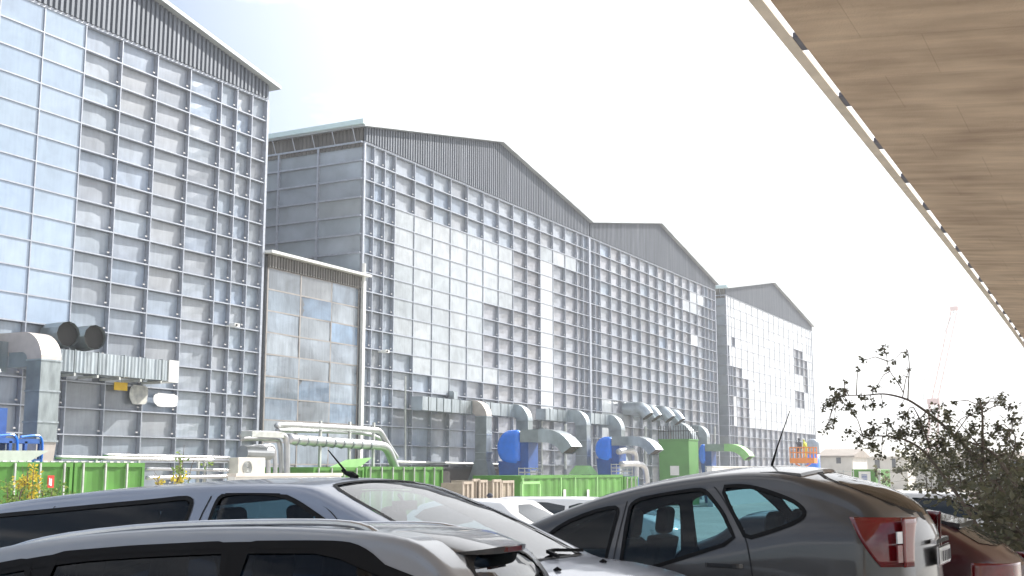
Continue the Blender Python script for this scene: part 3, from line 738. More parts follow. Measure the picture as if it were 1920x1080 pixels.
b = MB(); pA, pB, pC, pD = [onx(*q, XM+.02) for q in ((637, 876), (690, 876), (712, 858), (668, 862))]
b.prism([(v.x-.5, v.y, v.z) for v in (pA, pB, pC, pD)], (.1, 0, 0)); b.build('lid', M['green_pale'], t)
y0_, y1_ = onx(686, 878, XM).y, onx(831, 878, XM).y; zt = onx(760, 875, XM).z
container(XM, y0_, y1_, zt, 'green container with grey posts just left of the dark skip')
XR = -24.0
y0_, y1_ = onx(977, 893, XR).y, onx(1168, 892, XR).y; zt = onx(1080, 891, XR).z
t = container(XR, y0_, y1_, zt, 'long green container in front of the blue fans, right of the crates', posts=False)
for px in (1059, 1103):
    b = MB(); p = onx(px, 925, XR+.03); b.box(p.x-.02, p.x+.0, p.y-.13, p.y+.13, p.z-.25, p.z+.18); b.build('notice', M['white'], t)
b = MB()
for px in (980, 1052, 1079, 1120): p = onx(px, 910, XR+.02); b.box(p.x-.02, p.x+.02, p.y-.04, p.y+.04, zt-2.5, zt-.1)
b.build('post', M['green_pale'], t)
y0_, y1_ = onx(1171, 894, XR).y, onx(1196, 894, XR).y
container(XR, y0_, y1_, zt-.1, 'short green container at the right end of the long one', step=.3)
# small green stand in front
p0 = onx(978, 905, -22); p1 = onx(1011, 905, -22)
t = thing('metal_stand', (-22, (p0.y+p1.y)/2, -1), 'small green frame stand in front of the long green container', 'stand')
b = MB(); b.box(-22.05, -21.95, p0.y, p1.y, p0.z-.06, p0.z+.04); b.build('top', M['green_pale'], t)
for y_ in (p0.y, p1.y): b = MB(); b.box(-22.05, -21.95, y_-.04, y_+.04, -1.02, p0.z-.06); b.build('leg', M['green_pale'], t)
# dark skip and crates
y0_, y1_ = onx(828, 878, -33).y, onx(975, 884, -33).y; zt = onx(900, 876, -33).z
t = thing('waste_skip', (-33.4, (y0_+y1_)/2, -1.05), 'long dark steel skip behind the beige crates', 'skip')
b = MB(); b.prism([(-33, y0_, zt), (-33, y1_, zt-.1), (-33, y1_-.3, -1), (-33, y0_+.3, -1)], (-.8, 0, 0)); b.build('body', M['concrete_low'], t)
b = MB(); b.box(-33.0, -32.94, y0_, y1_-.1, zt-.1, zt+.02); b.build('rim', M['dark_metal'], t)
crng = random.Random(3)
names = ['beige crate at the left end of the row under the dark skip', 'second beige crate from the left, stacked with slatted sides', 'beige crate directly left of the bending yard worker', 'beige crate directly right of the bending yard worker', 'rightmost beige crate beside the blue fan base']
for (pa_, pb2, pyt), lb in zip(((868, 884, 903), (886, 898, 898), (899, 912, 900), (924, 938, 899), (941, 962, 901)), names):
    X = -23.0-crng.random()*.6; a = onx(pa_, pyt, X); c = onx(pb2, pyt, X)
    t = thing('beige_crate', (X-.5, (a.y+c.y)/2, -1.03), lb, 'crate', 'beige crates in the yard')
    b = MB(); b.box(X-1, X-.02, a.y+.02, c.y-.02, -1.0, a.z-.06); b.build('body', M['beige'], t)
    b = MB()
    for y_ in (a.y, (a.y+c.y)/2, c.y): b.box(X-.02, X+.03, y_-.05, y_+.05, -1.02, a.z)
    b.box(X-.02, X+.045, a.y, c.y, a.z-.1, a.z+.003); b.box(X-.02, X+.045, a.y, c.y, lerp(-1, a.z, .5)-.05, lerp(-1, a.z, .5)+.05); b.build('slats', mat('pale slat', (.42,.36,.3), .7), t)

# pipes, racks, air conditioner
t = thing('pipe_rack', (-29.5, 40, -1.05), 'bundle of silver insulated pipes bending down in front of the annex', 'pipes')
def pipe(pts, r, nm='insulated_pipe', m='pipe'):
    b = MB(); b.tube(smooth_open(pts, 2), r, 12); b.build(nm, M[m], t, smooth=True)
XP = -29.0
def q(px, py, X=XP): v = onx(px, py, X); return (v.x, v.y, v.z)
pipe([q(519, 800), q(522, 796), q(600, 800), q(700, 806), q(712, 807), q(725, 830), q(743, 858)], .13)
pipe([q(519, 807, -29.6), q(600, 808, -29.6), q(712, 812, -29.6), q(737, 862, -29.6)], .09)
pipe([q(540, 823), q(620, 829), q(700, 834), q(722, 836), q(732, 852), q(742, 880)], .2)
pipe([q(452, 814), q(480, 813), q(524, 814), q(535, 818), q(538, 830), q(538, 860), q(538, 900)], .12)
pipe([q(452, 822, -29.4), q(512, 822, -29.4), q(526, 826, -29.4), q(528, 900, -29.4)], .1)
for i, px in enumerate((478, 490, 502, 515)):
    pipe([q(px-22, 840-i, -28.6), q(px-5, 838-i, -28.6), q(px, 846, -28.6), q(px+1, 870, -28.6), q(px+1, 905, -28.6)], .085)
for px in (600, 655, 700):
    b = MB(); v = Vector(q(px, 836)); b.box(v.x-.05, v.x+.05, v.y-.05, v.y+.05, -1.05, v.z+1.0); b.build('support', M['post'], t)
b = MB()
for k_ in range(9):
    v = Vector(q(555+k_*17, 825+k_*1.2)); b.tube([v-Vector((0,.04,0)), v+Vector((0,.04,0))], .225, 12)
b.build('jacket_band', M['galv'], t)
t = thing('pipe_rack', (-28.6, 31, -1.05), 'long low rack of straight white pipes between the containers and the hall', 'pipes')
b = MB()
for (xa, ya2, xb, yb2, r, X) in ((104, 857, 440, 864, .06, -28.6), (194, 853, 430, 858, .05, -28.2), (275, 879, 446, 882, .05, -28.5), (275, 896, 440, 893, .07, -28.5)):
    pipe([q(xa, ya2, X), q((xa+xb)/2, (ya2+yb2)/2, X), q(xb, yb2, X)], r, 'straight_pipe')
for px in (180, 260, 340, 372, 384, 430):
    b = MB(); v = Vector(q(px, 862, -28.6)); b.box(v.x-.04, v.x+.04, v.y-.04, v.y+.04, -1.05, v.z); b.build('support', M['post'], t)
v = Vector(q(472, 892, -27.6)); zt = q(472, 858, -27.6)[2]; y0_, y1_ = q(446, 880, -27.6)[1], q(497, 880, -27.6)[1]
t = thing('air_conditioner', (-27.8, (y0_+y1_)/2, v.z-.4), 'beige air conditioning unit with a round fan grille beside the silver pipes', 'air conditioner')
b = MB(); b.box(-28, -27.6, y0_, y1_, v.z-.6, zt); o = b.build('housing', mat('cream housing', (.6,.57,.52), .5), t); rounded(o, .02)
b = MB(); c = Vector(q(464, 877, -27.6)); 
for rr_ in (.05, .1, .15, .2, .24):
    b.tube([(c.x+.01, c.y+rr_*math.cos(a*.3927), c.z+rr_*math.sin(a*.3927)) for a in range(17)], .012, 5)
b.build('fan_grille', M['post'], t)
b = MB(); b.tube([(c.x-.01, c.y, c.z), (c.x+.005, c.y, c.z)], .25, 20); b.build('fan_opening', M['pane_dark'], t)
b = MB(); v2 = Vector(q(455, 848, -28.4)); b.tube([v2, v2+Vector((0, 1.5, -.02))], .25, 14)
t2 = tag(b.build('storage_tank', mat('grey tank', (.3,.32,.34), .4, .4), loc=tuple(v2)), 'horizontal grey cylinder above the air conditioning unit', 'tank')
b = MB(); a = Vector(q(461, 810, -28.2)); c = Vector(q(520, 816, -28.2)); b.box(a.x-.2, a.x+.3, a.y, c.y, c.z-.1, a.z+.03)
tag(b.build('cable_tray', M['post'], loc=tuple(a)), 'flat grey cable tray over the bend of the silver pipes', 'tray')
# pipes by second fan
t = thing('pipe_rack', (-27.2, 68, -1.05), 'pair of curved silver pipes between the second blue fan and the green cabinet', 'pipes')
pipe([q(1160, 847, -29), q(1175, 844, -29), q(1188, 846, -29), q(1192, 856, -29), q(1192, 895, -29)], .2)
pipe([q(1165, 870, -28), q(1195, 869, -28), q(1206, 872, -28), q(1212, 885, -28), q(1213, 905, -28)], .18)
# scaffold frame right of the third fan, low white wall
t = thing('low_wall', (-24, 100, -1.05), 'long low white wall at the foot of the third hall', 'wall')
a, c = onx(1335, 876, -27), onx(1440, 877, -27); b = MB(); b.box(-27.4, -27, a.y, c.y, -1.05, a.z); b.build('wall', M['white'], t)
b = MB(); b.box(-27.45, -26.95, a.y, c.y, a.z+.002, a.z+.09); b.build('coping', mat('coping', (.6,.6,.58), .6), t)
a, c = onx(440, 890, -19), onx(640, 893, -19)
t = thing('low_wall', (-19, (a.y+c.y)/2, -.4), 'low pale barrier wall just behind the front silver car roof', 'wall')
b = MB(); b.box(-19.2, -19, a.y, c.y, -.6, a.z-.05); b.build('wall', M['white'], t)
b = MB(); b.box(-19.25, -18.95, a.y, c.y, a.z-.048, a.z+.03); b.build('coping', mat('warm coping', (.66,.6,.55), .6), t)
# rounded silo tank
Y = 125; a = ony(1511, 823, Y); c = ony(1538, 880, Y); xm = (a.x+c.x)/2; rad = (c.x-a.x)/2
t = thing('storage_tank', (xm, Y, -1.05), 'round-topped tank with a blue lower half right of the orange lift', 'tank')
b = MB(); zt = a.z; zm = ony(1525, 852, Y).z
b.tube([(xm, Y, zm), (xm, Y, zt-rad*.7), (xm, Y, zt-rad*.3), (xm, Y, zt-rad*.08), (xm, Y, zt)], [rad, rad, rad*.85, rad*.55, .05], 16); b.build('dome', mat('grey blue tank', (.3,.36,.44), .4), t, smooth=True)
b = MB(); b.tube([(xm, Y, -1.05), (xm, Y, zm-.01)], rad*1.01, 16); b.build('base', M['blue'], t, smooth=True)

# ---------------------------------------------------------------- people (skin-modifier bodies)
def person(loc, s, label, top, bend=0, arm_l=None, arm_r=None, helmet=None, rz=0, group=None):
    me = bpy.data.meshes.new('person'); o = bpy.data.objects.new('person', me); COL.objects.link(o)
    bx = math.sin(bend); bz = math.cos(bend)
    hip = Vector((0, 0, .92)); chest = hip+Vector((bx*.42, 0, bz*.42)); neck = hip+Vector((bx*.56, 0, bz*.56)); head = neck+Vector((bx*.17+.03, 0, bz*.17))
    V = [hip, hip+Vector((bx*.2, 0, bz*.2)), chest, neck, head, head+Vector((bx*.08, 0, .1))]; E = [(0,1),(1,2),(2,3),(3,4),(4,5)]
    rad = [.15, .14, .17, .065, .1, .085]
    for sd, arm in ((1, arm_l), (-1, arm_r)):
        n = len(V); sh = chest+Vector((0, sd*.19, .03)); arm = arm or ((.03, sd*.03, -.28), (.12, 0, -.52))
        V += [sh, sh+Vector(arm[0]), sh+Vector(arm[1]), sh+Vector(arm[1])*1.12]; E += [(2, n), (n, n+1), (n+1, n+2), (n+2, n+3)]; rad += [.075, .052, .04, .045]
        n = len(V); V += [Vector((0, sd*.1, .85)), Vector((.03, sd*.11, .47)), Vector((0, sd*.12, .07)), Vector((.14, sd*.13, .04))]; E += [(0, n), (n, n+1), (n+1, n+2), (n+2, n+3)]; rad += [.1, .065, .045, .04]
    me.from_pydata([tuple(v*s) for v in V], E, []); me.materials.append(top)
    sk = o.modifiers.new('skin', 'SKIN'); sv = me.skin_vertices[0].data
    for i, r_ in enumerate(rad): sv[i].radius = (r_*s, r_*s)
    sv[0].use_root = True
    ss = o.modifiers.new('sub', 'SUBSURF'); ss.levels = 1; ss.render_levels = 1
    o.location = loc; o.rotation_euler = (0, 0, rz)
    tag(o, label, 'person', group)
    h = bmesh.new(); hm = bpy.data.meshes.new('helmet' if helmet else 'hair'); bmesh.ops.create_uvsphere(h, u_segments=12, v_segments=8, radius=.125*s)
    for v in h.verts:
        v.co.z = max(v.co.z, -.02*s)
    h.to_mesh(hm); h.free(); hm.materials.append(helmet or M['cloth_dark'])
    ho = bpy.data.objects.new('helmet' if helmet else 'hair', hm); COL.objects.link(ho); ho.parent = o; ho.location = (head+Vector((bx*.05, 0, .07)))*s
    return o
p = onx(918, 915, -22.0)
person((p.x, p.y, -1.0), 1.0, 'yard worker bending forward among the beige crates', M['cloth_dark'], .6, ((.25, 0, -.2), (.45, 0, -.35)), ((.25, 0, -.25), (.4, 0, -.42)), None, R(-60))
# orange lift with two workers
Y = 108; a = ony(1480, 840, Y); c = ony(1527, 866, Y)
t = thing('lift_platform', ((a.x+c.x)/2, Y, -1.05), 'orange aerial work platform carrying two workers in front of the farthest hall', 'lift')
zf = c.z; 
b = MB(); b.box(a.x, c.x, Y, Y+1.2, zf-.12, zf+.35); b.build('basket_floor', M['orange'], t)
b = MB()
for i in range(8):
    x = lerp(a.x+.04, c.x-.04, i/7)
    for y_ in (Y+.03, Y+1.17): b.box(x-.035, x+.035, y_-.03, y_+.03, zf+.35, a.z)
for z_ in (a.z, (zf+.35+a.z)/2):
    for y_ in (Y+.03, Y+1.17): b.box(a.x, c.x, y_-.04, y_+.04, z_, z_+.09)
b.build('basket_rail', M['orange'], t)
b = MB(); xm = (a.x+c.x)/2
for k_ in range(3):
    za, zb2 = lerp(-.3, zf-.15, k_/3), lerp(-.3, zf-.15, (k_+1)/3)
    b.sweep([(a.x+.4, Y+.3, za), (c.x-.4, Y+.3, zb2)], (0, 1, 0), .1, .1); b.sweep([(c.x-.4, Y+.5, za), (a.x+.4, Y+.5, zb2)], (0, 1, 0), .1, .1)
b.build('scissor_arm', M['orange'], t)
b = MB(); b.box(a.x+.2, c.x-.2, Y-.1, Y+1.3, -.8, -.3)
for x in (a.x+.5, c.x-.5):
    for y_ in (Y-.12, Y+1.3): b.tube([(x, y_, -.8), (x, y_+.1, -.8)], .25, 12)
b.build('chassis', M['orange'], t)
person((lerp(a.x, c.x, .33), Y+.6, zf+.352), 1.0, 'worker in dark clothes on the left of the orange lift', M['cloth_dark'], .15, ((.2, .1, .1), (.4, 0, .25)), None, None, R(100))
person((lerp(a.x, c.x, .62), Y+.6, zf+.352), 1.0, 'worker in a yellow high-visibility top on the right of the orange lift', M['hivis'], .3, None, None, M['white'], R(160))

# ---------------------------------------------------------------- far sheds, container with notice, crane
def shed(px0, px1, pyt, pyb, Y, label, wins, wall, roofm):
    a = ony(px0, pyt, Y); c = ony(px1, pyt, Y); t = thing('distant_shed', ((a.x+c.x)/2, Y+4, -1.05), label, 'building', 'low sheds across the yard')
    b = MB(); b.box(a.x, c.x, Y, Y+9, -1.05, a.z-.5); b.build('wall', wall, t)
    b = MB(); b.prism([(a.x-.3, Y-.3, a.z-.5), (c.x+.3, Y-.3, a.z-.5), (c.x+.3, Y-.3, a.z-.3), (a.x-.3, Y-.3, a.z-.3)], (0, 9.6, .0)); b.prism([(a.x-.3, Y-.3, a.z-.298), (a.x-.3, Y+4.5, a.z+.6), (a.x-.3, Y+9.3, a.z-.298)], (c.x-a.x+.6, 0, 0)); b.build('roof', roofm, t)
    for (x0, x1, y0, y1) in wins:
        p, q_ = ony(x0, y0, Y), ony(x1, y1, Y); b = MB(); b.box(p.x, q_.x, Y-.06, Y+.02, q_.z, p.z); b.build('window', M['pane_dark'], t)
wt = mat('white wall render', (.62,.6,.56), .8, 0, .1, 1); brf = mat('brown roof sheet', (.3,.26,.23), .7, 0, .15, 1)
shed(1536, 1598, 850, 890, 150, 'distant white shed with one dark window right of the blue tank', [(1568, 1577, 858, 869)], wt, brf)
shed(1600, 1700, 852, 890, 165, 'distant pale shed behind the green notice container', [(1640, 1650, 862, 878), (1672, 1680, 860, 878)], wt, wt)
shed(1705, 1930, 856, 890, 175, 'long distant pale shed behind the shrub branches', [(1720+i*30, 1730+i*30, 864, 880) for i in range(7)], wt, brf)
Y = 92; a = ony(1597, 880, Y); c = ony(1641, 880, Y)
t = thing('green_container', ((a.x+c.x)/2, Y+3, -1.05), 'green container with a white notice board, far right behind the dark car', 'container')
b = MB(); b.box(a.x, c.x, Y, Y+6, -1.05, a.z); o = b.build('body', M['green'], t); rounded(o, .04)
b = MB(); b.box(c.x+.15, c.x+.35, Y, Y+.2, -1.05, a.z-.05); b.build('post', M['post'], t)
b = MB(); p, q_ = ony(1610, 884, Y), ony(1633, 905, Y); b.box(p.x, q_.x, Y-.05, Y-.005, q_.z, p.z); nb = b.build('notice', M['white'], t)
b = MB(); 
for k_ in range(4):
    z_ = lerp(q_.z, p.z, .3+k_*.13); b.box(p.x+.2, lerp(p.x, q_.x, .72), Y-.058, Y-.052, z_-.03, z_+.03)
b.build('notice_lines', M['blue_dark'], nb)
# fence
t = thing('wire_fence', (0, 80, -1.05), 'thin grey rail fence in front of the distant sheds', 'fence')
b = MB(); p, q_ = ony(1545, 884, 88), ony(1600, 884, 88)
for k_ in range(3): b.tube([(p.x, 88, p.z-k_*.7), (q_.x, 88, p.z-k_*.7)], .03, 5)
b.build('rail', M['post'], t)
b = MB()
for k_ in range(4): x = lerp(p.x, q_.x, k_/3); b.tube([(x, 88, -1.05), (x, 88, p.z+.1)], .04, 5)
b.build('post', M['post'], t)
# crane
Y = 420; A = ony(1752, 752, Y); B_ = ony(1789, 582, Y); G0 = ony(1745, 880, Y)
t = thing('dockside_crane', (G0.x, Y, -1.05), 'faint pinkish red lattice crane far away beyond the shrub', 'crane')
def lattice(P0, P1, w, n, nm):
    P0, P1 = Vector(P0), Vector(P1); d = (P1-P0).normalized(); s1 = d.cross(Vector((0,1,0))).normalized()*w/2; s2 = Vector((0, w/2, 0)); b = MB()
    cs = [s1+s2, s1-s2, -s1-s2, -s1+s2]
    for c_ in cs: b.tube([P0+c_, P1+c_], w*.05, 4)
    for i in range(n):
        for k_ in range(4): b.tube([P0.lerp(P1, i/n)+cs[k_], P0.lerp(P1, (i+1)/n)+cs[(k_+1) % 4]], w*.035, 4)
    b.build(nm, M['crane'], t)
lattice((A.x, Y, A.z), (B_.x, Y, B_.z), 1.9, 14, 'jib')
lattice((G0.x, Y, -1), (A.x, Y, A.z), 3.0, 9, 'tower')
b = MB(); b.box(A.x-2.2, A.x+1.6, Y-1.5, Y+1.5, A.z-1.2, A.z+.8); b.build('cab', M['crane'], t)
b = MB(); b.box(B_.x-1.2, B_.x+1.3, Y-1, Y+1, B_.z, B_.z+1.3); b.build('jib_head', M['crane'], t)
b = MB(); b.tube([(B_.x, Y, B_.z), (A.x-3.5, Y, A.z+6), (A.x-3.5, Y, A.z)], .12, 4); b.build('cable', M['dark_metal'], t)
# ---------------------------------------------------------------- cars
def paint_mat(name, col, metal=.55, rough=.32):
    m, nt, L, P = new_mat(name); N = nt.nodes
    ge = N.new('ShaderNodeNewGeometry'); mx = N.new('ShaderNodeMix'); mx.data_type = 'RGBA'
    nz = N.new('ShaderNodeTexNoise'); nz.inputs['Scale'].default_value = 2.5; nz.inputs['Detail'].default_value = 6; L.new(ge.outputs['Position'], nz.inputs['Vector'])
    mr = N.new('ShaderNodeMapRange'); mr.inputs[3].default_value = .86; mr.inputs[4].default_value = 1.12; L.new(nz.outputs[0], mr.inputs[0])
    v = N.new('ShaderNodeVectorMath'); v.operation = 'SCALE'; v.inputs[0].default_value = col; L.new(mr.outputs[0], v.inputs['Scale'])
    L.new(v.outputs[0], mx.inputs[6]); mx.inputs[7].default_value = (.02,.02,.022,1); L.new(ge.outputs['Backfacing'], mx.inputs[0]); L.new(mx.outputs[2], P.inputs['Base Color'])
    mm = N.new('ShaderNodeMath'); mm.operation = 'MULTIPLY_ADD'; mm.inputs[1].default_value = -metal; mm.inputs[2].default_value = metal; L.new(ge.outputs['Backfacing'], mm.inputs[0]); L.new(mm.outputs[0], P.inputs['Metallic'])
    r2 = N.new('ShaderNodeMapRange'); r2.inputs[3].default_value = rough*.85; r2.inputs[4].default_value = rough*1.3; L.new(nz.outputs[0], r2.inputs[0]); L.new(r2.outputs[0], P.inputs['Roughness'])
    P.inputs['Coat Weight'].default_value = .8; P.inputs['Coat Roughness'].default_value = .06
    return m
def glass_mat(name, tint, opaque=False, ior=1.5):
    m, nt, L, P = new_mat(name); N = nt.nodes
    if opaque:
        P.inputs['Base Color'].default_value = (*tint, 1); P.inputs['Roughness'].default_value = .03; P.inputs['Specular IOR Level'].default_value = .6; return m
    tr = N.new('ShaderNodeBsdfTransparent'); tr.inputs[0].default_value = (*tint, 1)
    gl = N.new('ShaderNodeBsdfGlossy'); gl.inputs[0].default_value = (1,1,1,1); gl.inputs[1].default_value = .01
    fr = N.new('ShaderNodeFresnel'); fr.inputs[0].default_value = ior
    mx = N.new('ShaderNodeMixShader'); L.new(fr.outputs[0], mx.inputs[0]); L.new(tr.outputs[0], mx.inputs[1]); L.new(gl.outputs[0], mx.inputs[2])
    L.new(mx.outputs[0], nt.nodes['Material Output'].inputs[0]); nt.nodes.remove(P)
    return m
M['p_silver'] = paint_mat('silver car paint', (.31,.33,.36), .3); M['p_silver2'] = paint_mat('blue grey silver paint', (.27,.3,.37), .35)
M['p_dark'] = paint_mat('dark grey brown car paint', (.07,.068,.068), .35, .32); M['p_white'] = paint_mat('white car paint', (.8,.8,.8), 0, .35)
M['p_maroon'] = paint_mat('maroon car paint', (.055,.006,.01), .3); M['p_blue'] = paint_mat('blue car paint', (.05,.08,.2), .5)
M['p_lightsilver'] = paint_mat('light silver car paint', (.5,.52,.54))
M['g_clear'] = glass_mat('tinted car glass', (.34,.5,.56), ior=1.35); M['g_wind'] = glass_mat('windscreen glass', (.7,.78,.76), ior=1.75)
M['g_priv'] = glass_mat('privacy car glass', (.09,.14,.19), ior=1.36); M['g_dark'] = glass_mat('dark car glass', (.015,.02,.025), True)
M['rubber'] = mat('black rubber', (.008,.008,.009), .55, 0, .1, spec=.15); M['tyre'] = mat('tyre', (.02,.02,.02), .85); M['rim'] = mat('alloy rim', (.4,.41,.43), .35, .8)
M['seat'] = mat('dark seat cloth', (.03,.035,.04), .85, bump=.2); M['lamp_red'] = mat('red lamp lens', (.17,.004,.007), .12, 0, .2, 9, coat=1)
M['lamp_dark'] = mat('dark red lamp lens', (.16,.006,.01), .12, 0, .2, 9, coat=1); M['lamp_clear'] = mat('clear lamp lens', (.6,.6,.62), .1, .3, .2, 12, coat=1)
M['chrome'] = mat('chrome', (.7,.7,.72), .12, 1, .05); M['plate'] = mat('plate white', (.7,.7,.68), .4, 0, .05)
M['plate_mark'] = mat('plate dark', (.05,.05,.06), .5); M['seam'] = mat('dark seam', (.012,.012,.014), .7)

class Car:
    """local frame: x forward, z up from the ground, y left"""
    def __init__(s, name, label, cat, paint, cx, yc, d, x0, x1, hw, top, belt, group, hero=True, rear_r=.25, front_r=.5, tum=.34, crown=.05, r=.09, z_sill=.24, rz=None, glass='g_clear'):
        s.z0 = ground(cx, yc); s.cx, s.yc, s.d = cx, yc, d; s.x0, s.x1, s.hw, s.rr, s.fr = x0, x1, hw, rear_r, front_r
        s.top, s.beltp, s.tum, s.crown, s.r, s.zs = top, belt, tum, crown, r, z_sill
        s.t = thing(name, (cx, yc, s.z0), label, cat, group, (0 if d > 0 else math.pi) if rz is None else rz)
        s.hero, s.paint = hero, paint; s.holes_s = []; s.holes_t = []; s.glass = glass
    def L(s, X, Z): return ((X-s.cx)*s.d, Z-s.z0)          # world to local in the car's own side view
    def W(s, x):
        w = s.hw
        dr, df = x-s.x0, s.x1-x
        if dr < s.rr: w -= s.rr-math.sqrt(max(0, s.rr**2-(s.rr-dr)**2))
        if df < s.fr: w -= (s.fr-math.sqrt(max(0, s.fr**2-(s.fr-df)**2)))*.8
        return w
    def T(s, x): return interp(s.top, x)
    def S(s, x, z):
        w = s.W(x); B = interp(s.beltp, x)
        w -= .1*(z-.72)**2
        if z > B: t = z-B; w -= s.tum*t*t/(t+.16)
        return w
    def sec(s, x):
        T = s.T(x); zc = T-s.crown-s.r
        nl, nu, nc, nt_ = (9, 18, 5, 22) if s.hero else (5, 7, 3, 6)
        B = interp(s.beltp, x); zl = min(B, zc); P = []
        for i in range(nl): P.append((s.S(x, lerp(s.zs, zl, i/nl)), lerp(s.zs, zl, i/nl)))
        for i in range(nu): z = lerp(zl, zc, i/nu); P.append((s.S(x, z), z))
        y0 = s.S(x, zc); 
        for i in range(nc):
            a = math.pi/2*i/nc; P.append((y0-s.r*(1-math.cos(a)), zc+s.r*math.sin(a)))
        y1 = y0-s.r
        for i in range(nt_+1): k = 1-i/nt_; P.append((y1*k, T-s.crown*k*k))
        return P
    def zt(s, x, y):
        P = s.sec(x); y = abs(y)
        for (a, b), (c, d) in zip(P[::-1], P[::-1][1:]):
            if a <= y <= c: return b+(d-b)*(y-a)/max(1e-6, c-a)
        return P[-1][1]
    def body(s):
        n = 170 if s.hero else 44; xs_ = []
        for i in range(n+1): xs_.append(lerp(s.x0, s.x1, i/n))
        ex = [s.x0+s.rr*k for k in (.03, .1, .2, .35)]+[s.x1-s.fr*k for k in (.02, .06, .12)]
        xs_ = sorted(set(xs_+ex)); V = []; F = []; secs = [s.sec(x) for x in xs_]; m = len(secs[0])
        ring = 2*m-1
        for x, P in zip(xs_, secs):
            V += [(x, y, z) for y, z in P]+[(x, -y, z) for y, z in P[::-1][1:]]
        nl, nu, nc, nt_ = (9, 18, 5, 22) if s.hero else (5, 7, 3, 6)
        for i in range(len(xs_)-1):
            for j in range(ring-1):
                a = V[i*ring+j]; b = V[(i+1)*ring+j]; c = V[(i+1)*ring+j+1]; d_ = V[i*ring+j+1]
                cx_, cy_, cz_ = [(a[k]+b[k]+c[k]+d_[k])/4 for k in range(3)]
                jj = j if j < m-1 else ring-2-j
                if s.hero:
                    if jj < nl+nu+2 and any(inside(h, cx_, cz_) for h in s.holes_s): continue
                    if jj >= nl+nu+2 and any(inside(h, cx_, cy_) for h in s.holes_t): continue
                F.append((i*ring+j, i*ring+j+1, (i+1)*ring+j+1, (i+1)*ring+j))
        F.append(tuple(range(ring))[::-1]); F.append(tuple(range((len(xs_)-1)*ring, len(xs_)*ring)))
        # belly
        F += [(i*ring, (i+1)*ring, (i+1)*ring+ring-1, i*ring+ring-1) for i in range(len(xs_)-1)]
        b = MB(); b.add(V, F); o = b.build('body', s.paint, s.t, rel=(0,0,0)); smooth_by_angle(o, 38); s.body_o = o
        bm = bmesh.new(); bm.from_mesh(o.data); bm.normal_update()
        f = max(bm.faces, key=lambda f: f.calc_center_median().z)
        if f.normal.z < 0: bmesh.ops.reverse_faces(bm, faces=bm.faces)
        bm.to_mesh(o.data); bm.free()
        return o
    def patch(s, name, poly, m, sides=(1, -1), off=.004, n=26, rows=8, parent=None, thick=0):
        xa, xb = min(p[0] for p in poly), max(p[0] for p in poly); out = []
        for sd in sides:
            b = MB(); V = []; cols_ = []
            for i in range(n+1):
                x = lerp(xa+1e-4, xb-1e-4, i/n); zz = []
                for k in range(len(poly)):
                    (x1, z1), (x2, z2) = poly[k], poly[(k+1) % len(poly)]
                    if (x1 > x) != (x2 > x): zz.append(z1+(z2-z1)*(x-x1)/(x2-x1))
                if len(zz) >= 2: cols_.append((x, min(zz), max(zz)))
            for x, za, zb_ in cols_:
                for j in range(rows+1): z = lerp(za, zb_, j/rows); V.append((x, sd*(s.S(x, z)+off), z))
            F = [(i*(rows+1)+j, (i+1)*(rows+1)+j, (i+1)*(rows+1)+j+1, i*(rows+1)+j+1) for i in range(len(cols_)-1) for j in range(rows)]
            if sd > 0: F = [f[::-1] for f in F]
            b.add(V, F); out.append(b.build(name, m, parent or s.t, smooth=True, rel=(0,0,0)))
        return out
    def band(s, name, poly, m, wi=.012, wo=.016, sides=(1, -1), off=.006, closed=True, parents=None, mode='side'):
        n = len(poly); out = []; area = sum(poly[i][0]*poly[(i+1) % n][1]-poly[(i+1) % n][0]*poly[i][1] for i in range(n))
        sg = 1 if area > 0 else -1
        for q_, sd in enumerate(sides):
            b = MB(); V = []
            for i in range(n):
                p = poly[i]; a = poly[(i-1) % n] if closed or i > 0 else p; c = poly[(i+1) % n] if closed or i < n-1 else p
                tx, tz = c[0]-a[0], c[1]-a[1]; l = math.hypot(tx, tz) or 1; nx_, nz_ = -tz/l*sg, tx/l*sg
                for w in (wi, -wo):
                    x, z = p[0]+nx_*w, p[1]+nz_*w
                    if mode == 'side': z = min(z, s.T(x)-s.crown-s.r*.75)
                    V.append((x, sd*(s.S(x, z)+off), z) if mode == 'side' else (x, z, s.zt(x, z)+off))
            R_ = range(n if closed else n-1)
            b.add(V, [(2*i, 2*((i+1) % n), 2*((i+1) % n)+1, 2*i+1) for i in R_])
            par = s.t if parents is None else parents[q_]
            out.append(b.build(name, m, par, smooth=True, rel=(0,0,0)))
            if mode != 'side': break
        return out
    def window(s, poly, glass=None, it=2, seal=True, name='side_window', dark=False):
        p = chaikin(poly, it)
        if s.hero and not dark: s.holes_s.append(p)
        g_ = s.patch(name, p, M[glass or s.glass], off=-.004 if (s.hero and not dark) else .005)
        if seal: s.band('window_seal', p, M['rubber'], parents=g_)
    def topglass(s, poly, glass, name, it=2, seal=True, n=30, rows=16):
        p = chaikin(poly, it)
        if s.hero: s.holes_t.append(p)
        xa, xb = min(q_[0] for q_ in p), max(q_[0] for q_ in p); b = MB(); V = []; cols_ = []
        for i in range(n+1):
            x = lerp(xa+1e-4, xb-1e-4, i/n); zz = []
            for k in range(len(p)):
                (x1, z1), (x2, z2) = p[k], p[(k+1) % len(p)]
                if (x1 > x) != (x2 > x): zz.append(z1+(z2-z1)*(x-x1)/(x2-x1))
            if len(zz) >= 2: cols_.append((x, min(zz), max(zz)))
        for x, ya, yb in cols_:
            for j in range(rows+1): y = lerp(ya, yb, j/rows); V.append((x, y, s.zt(x, y)+(-.003 if s.hero else .006)))
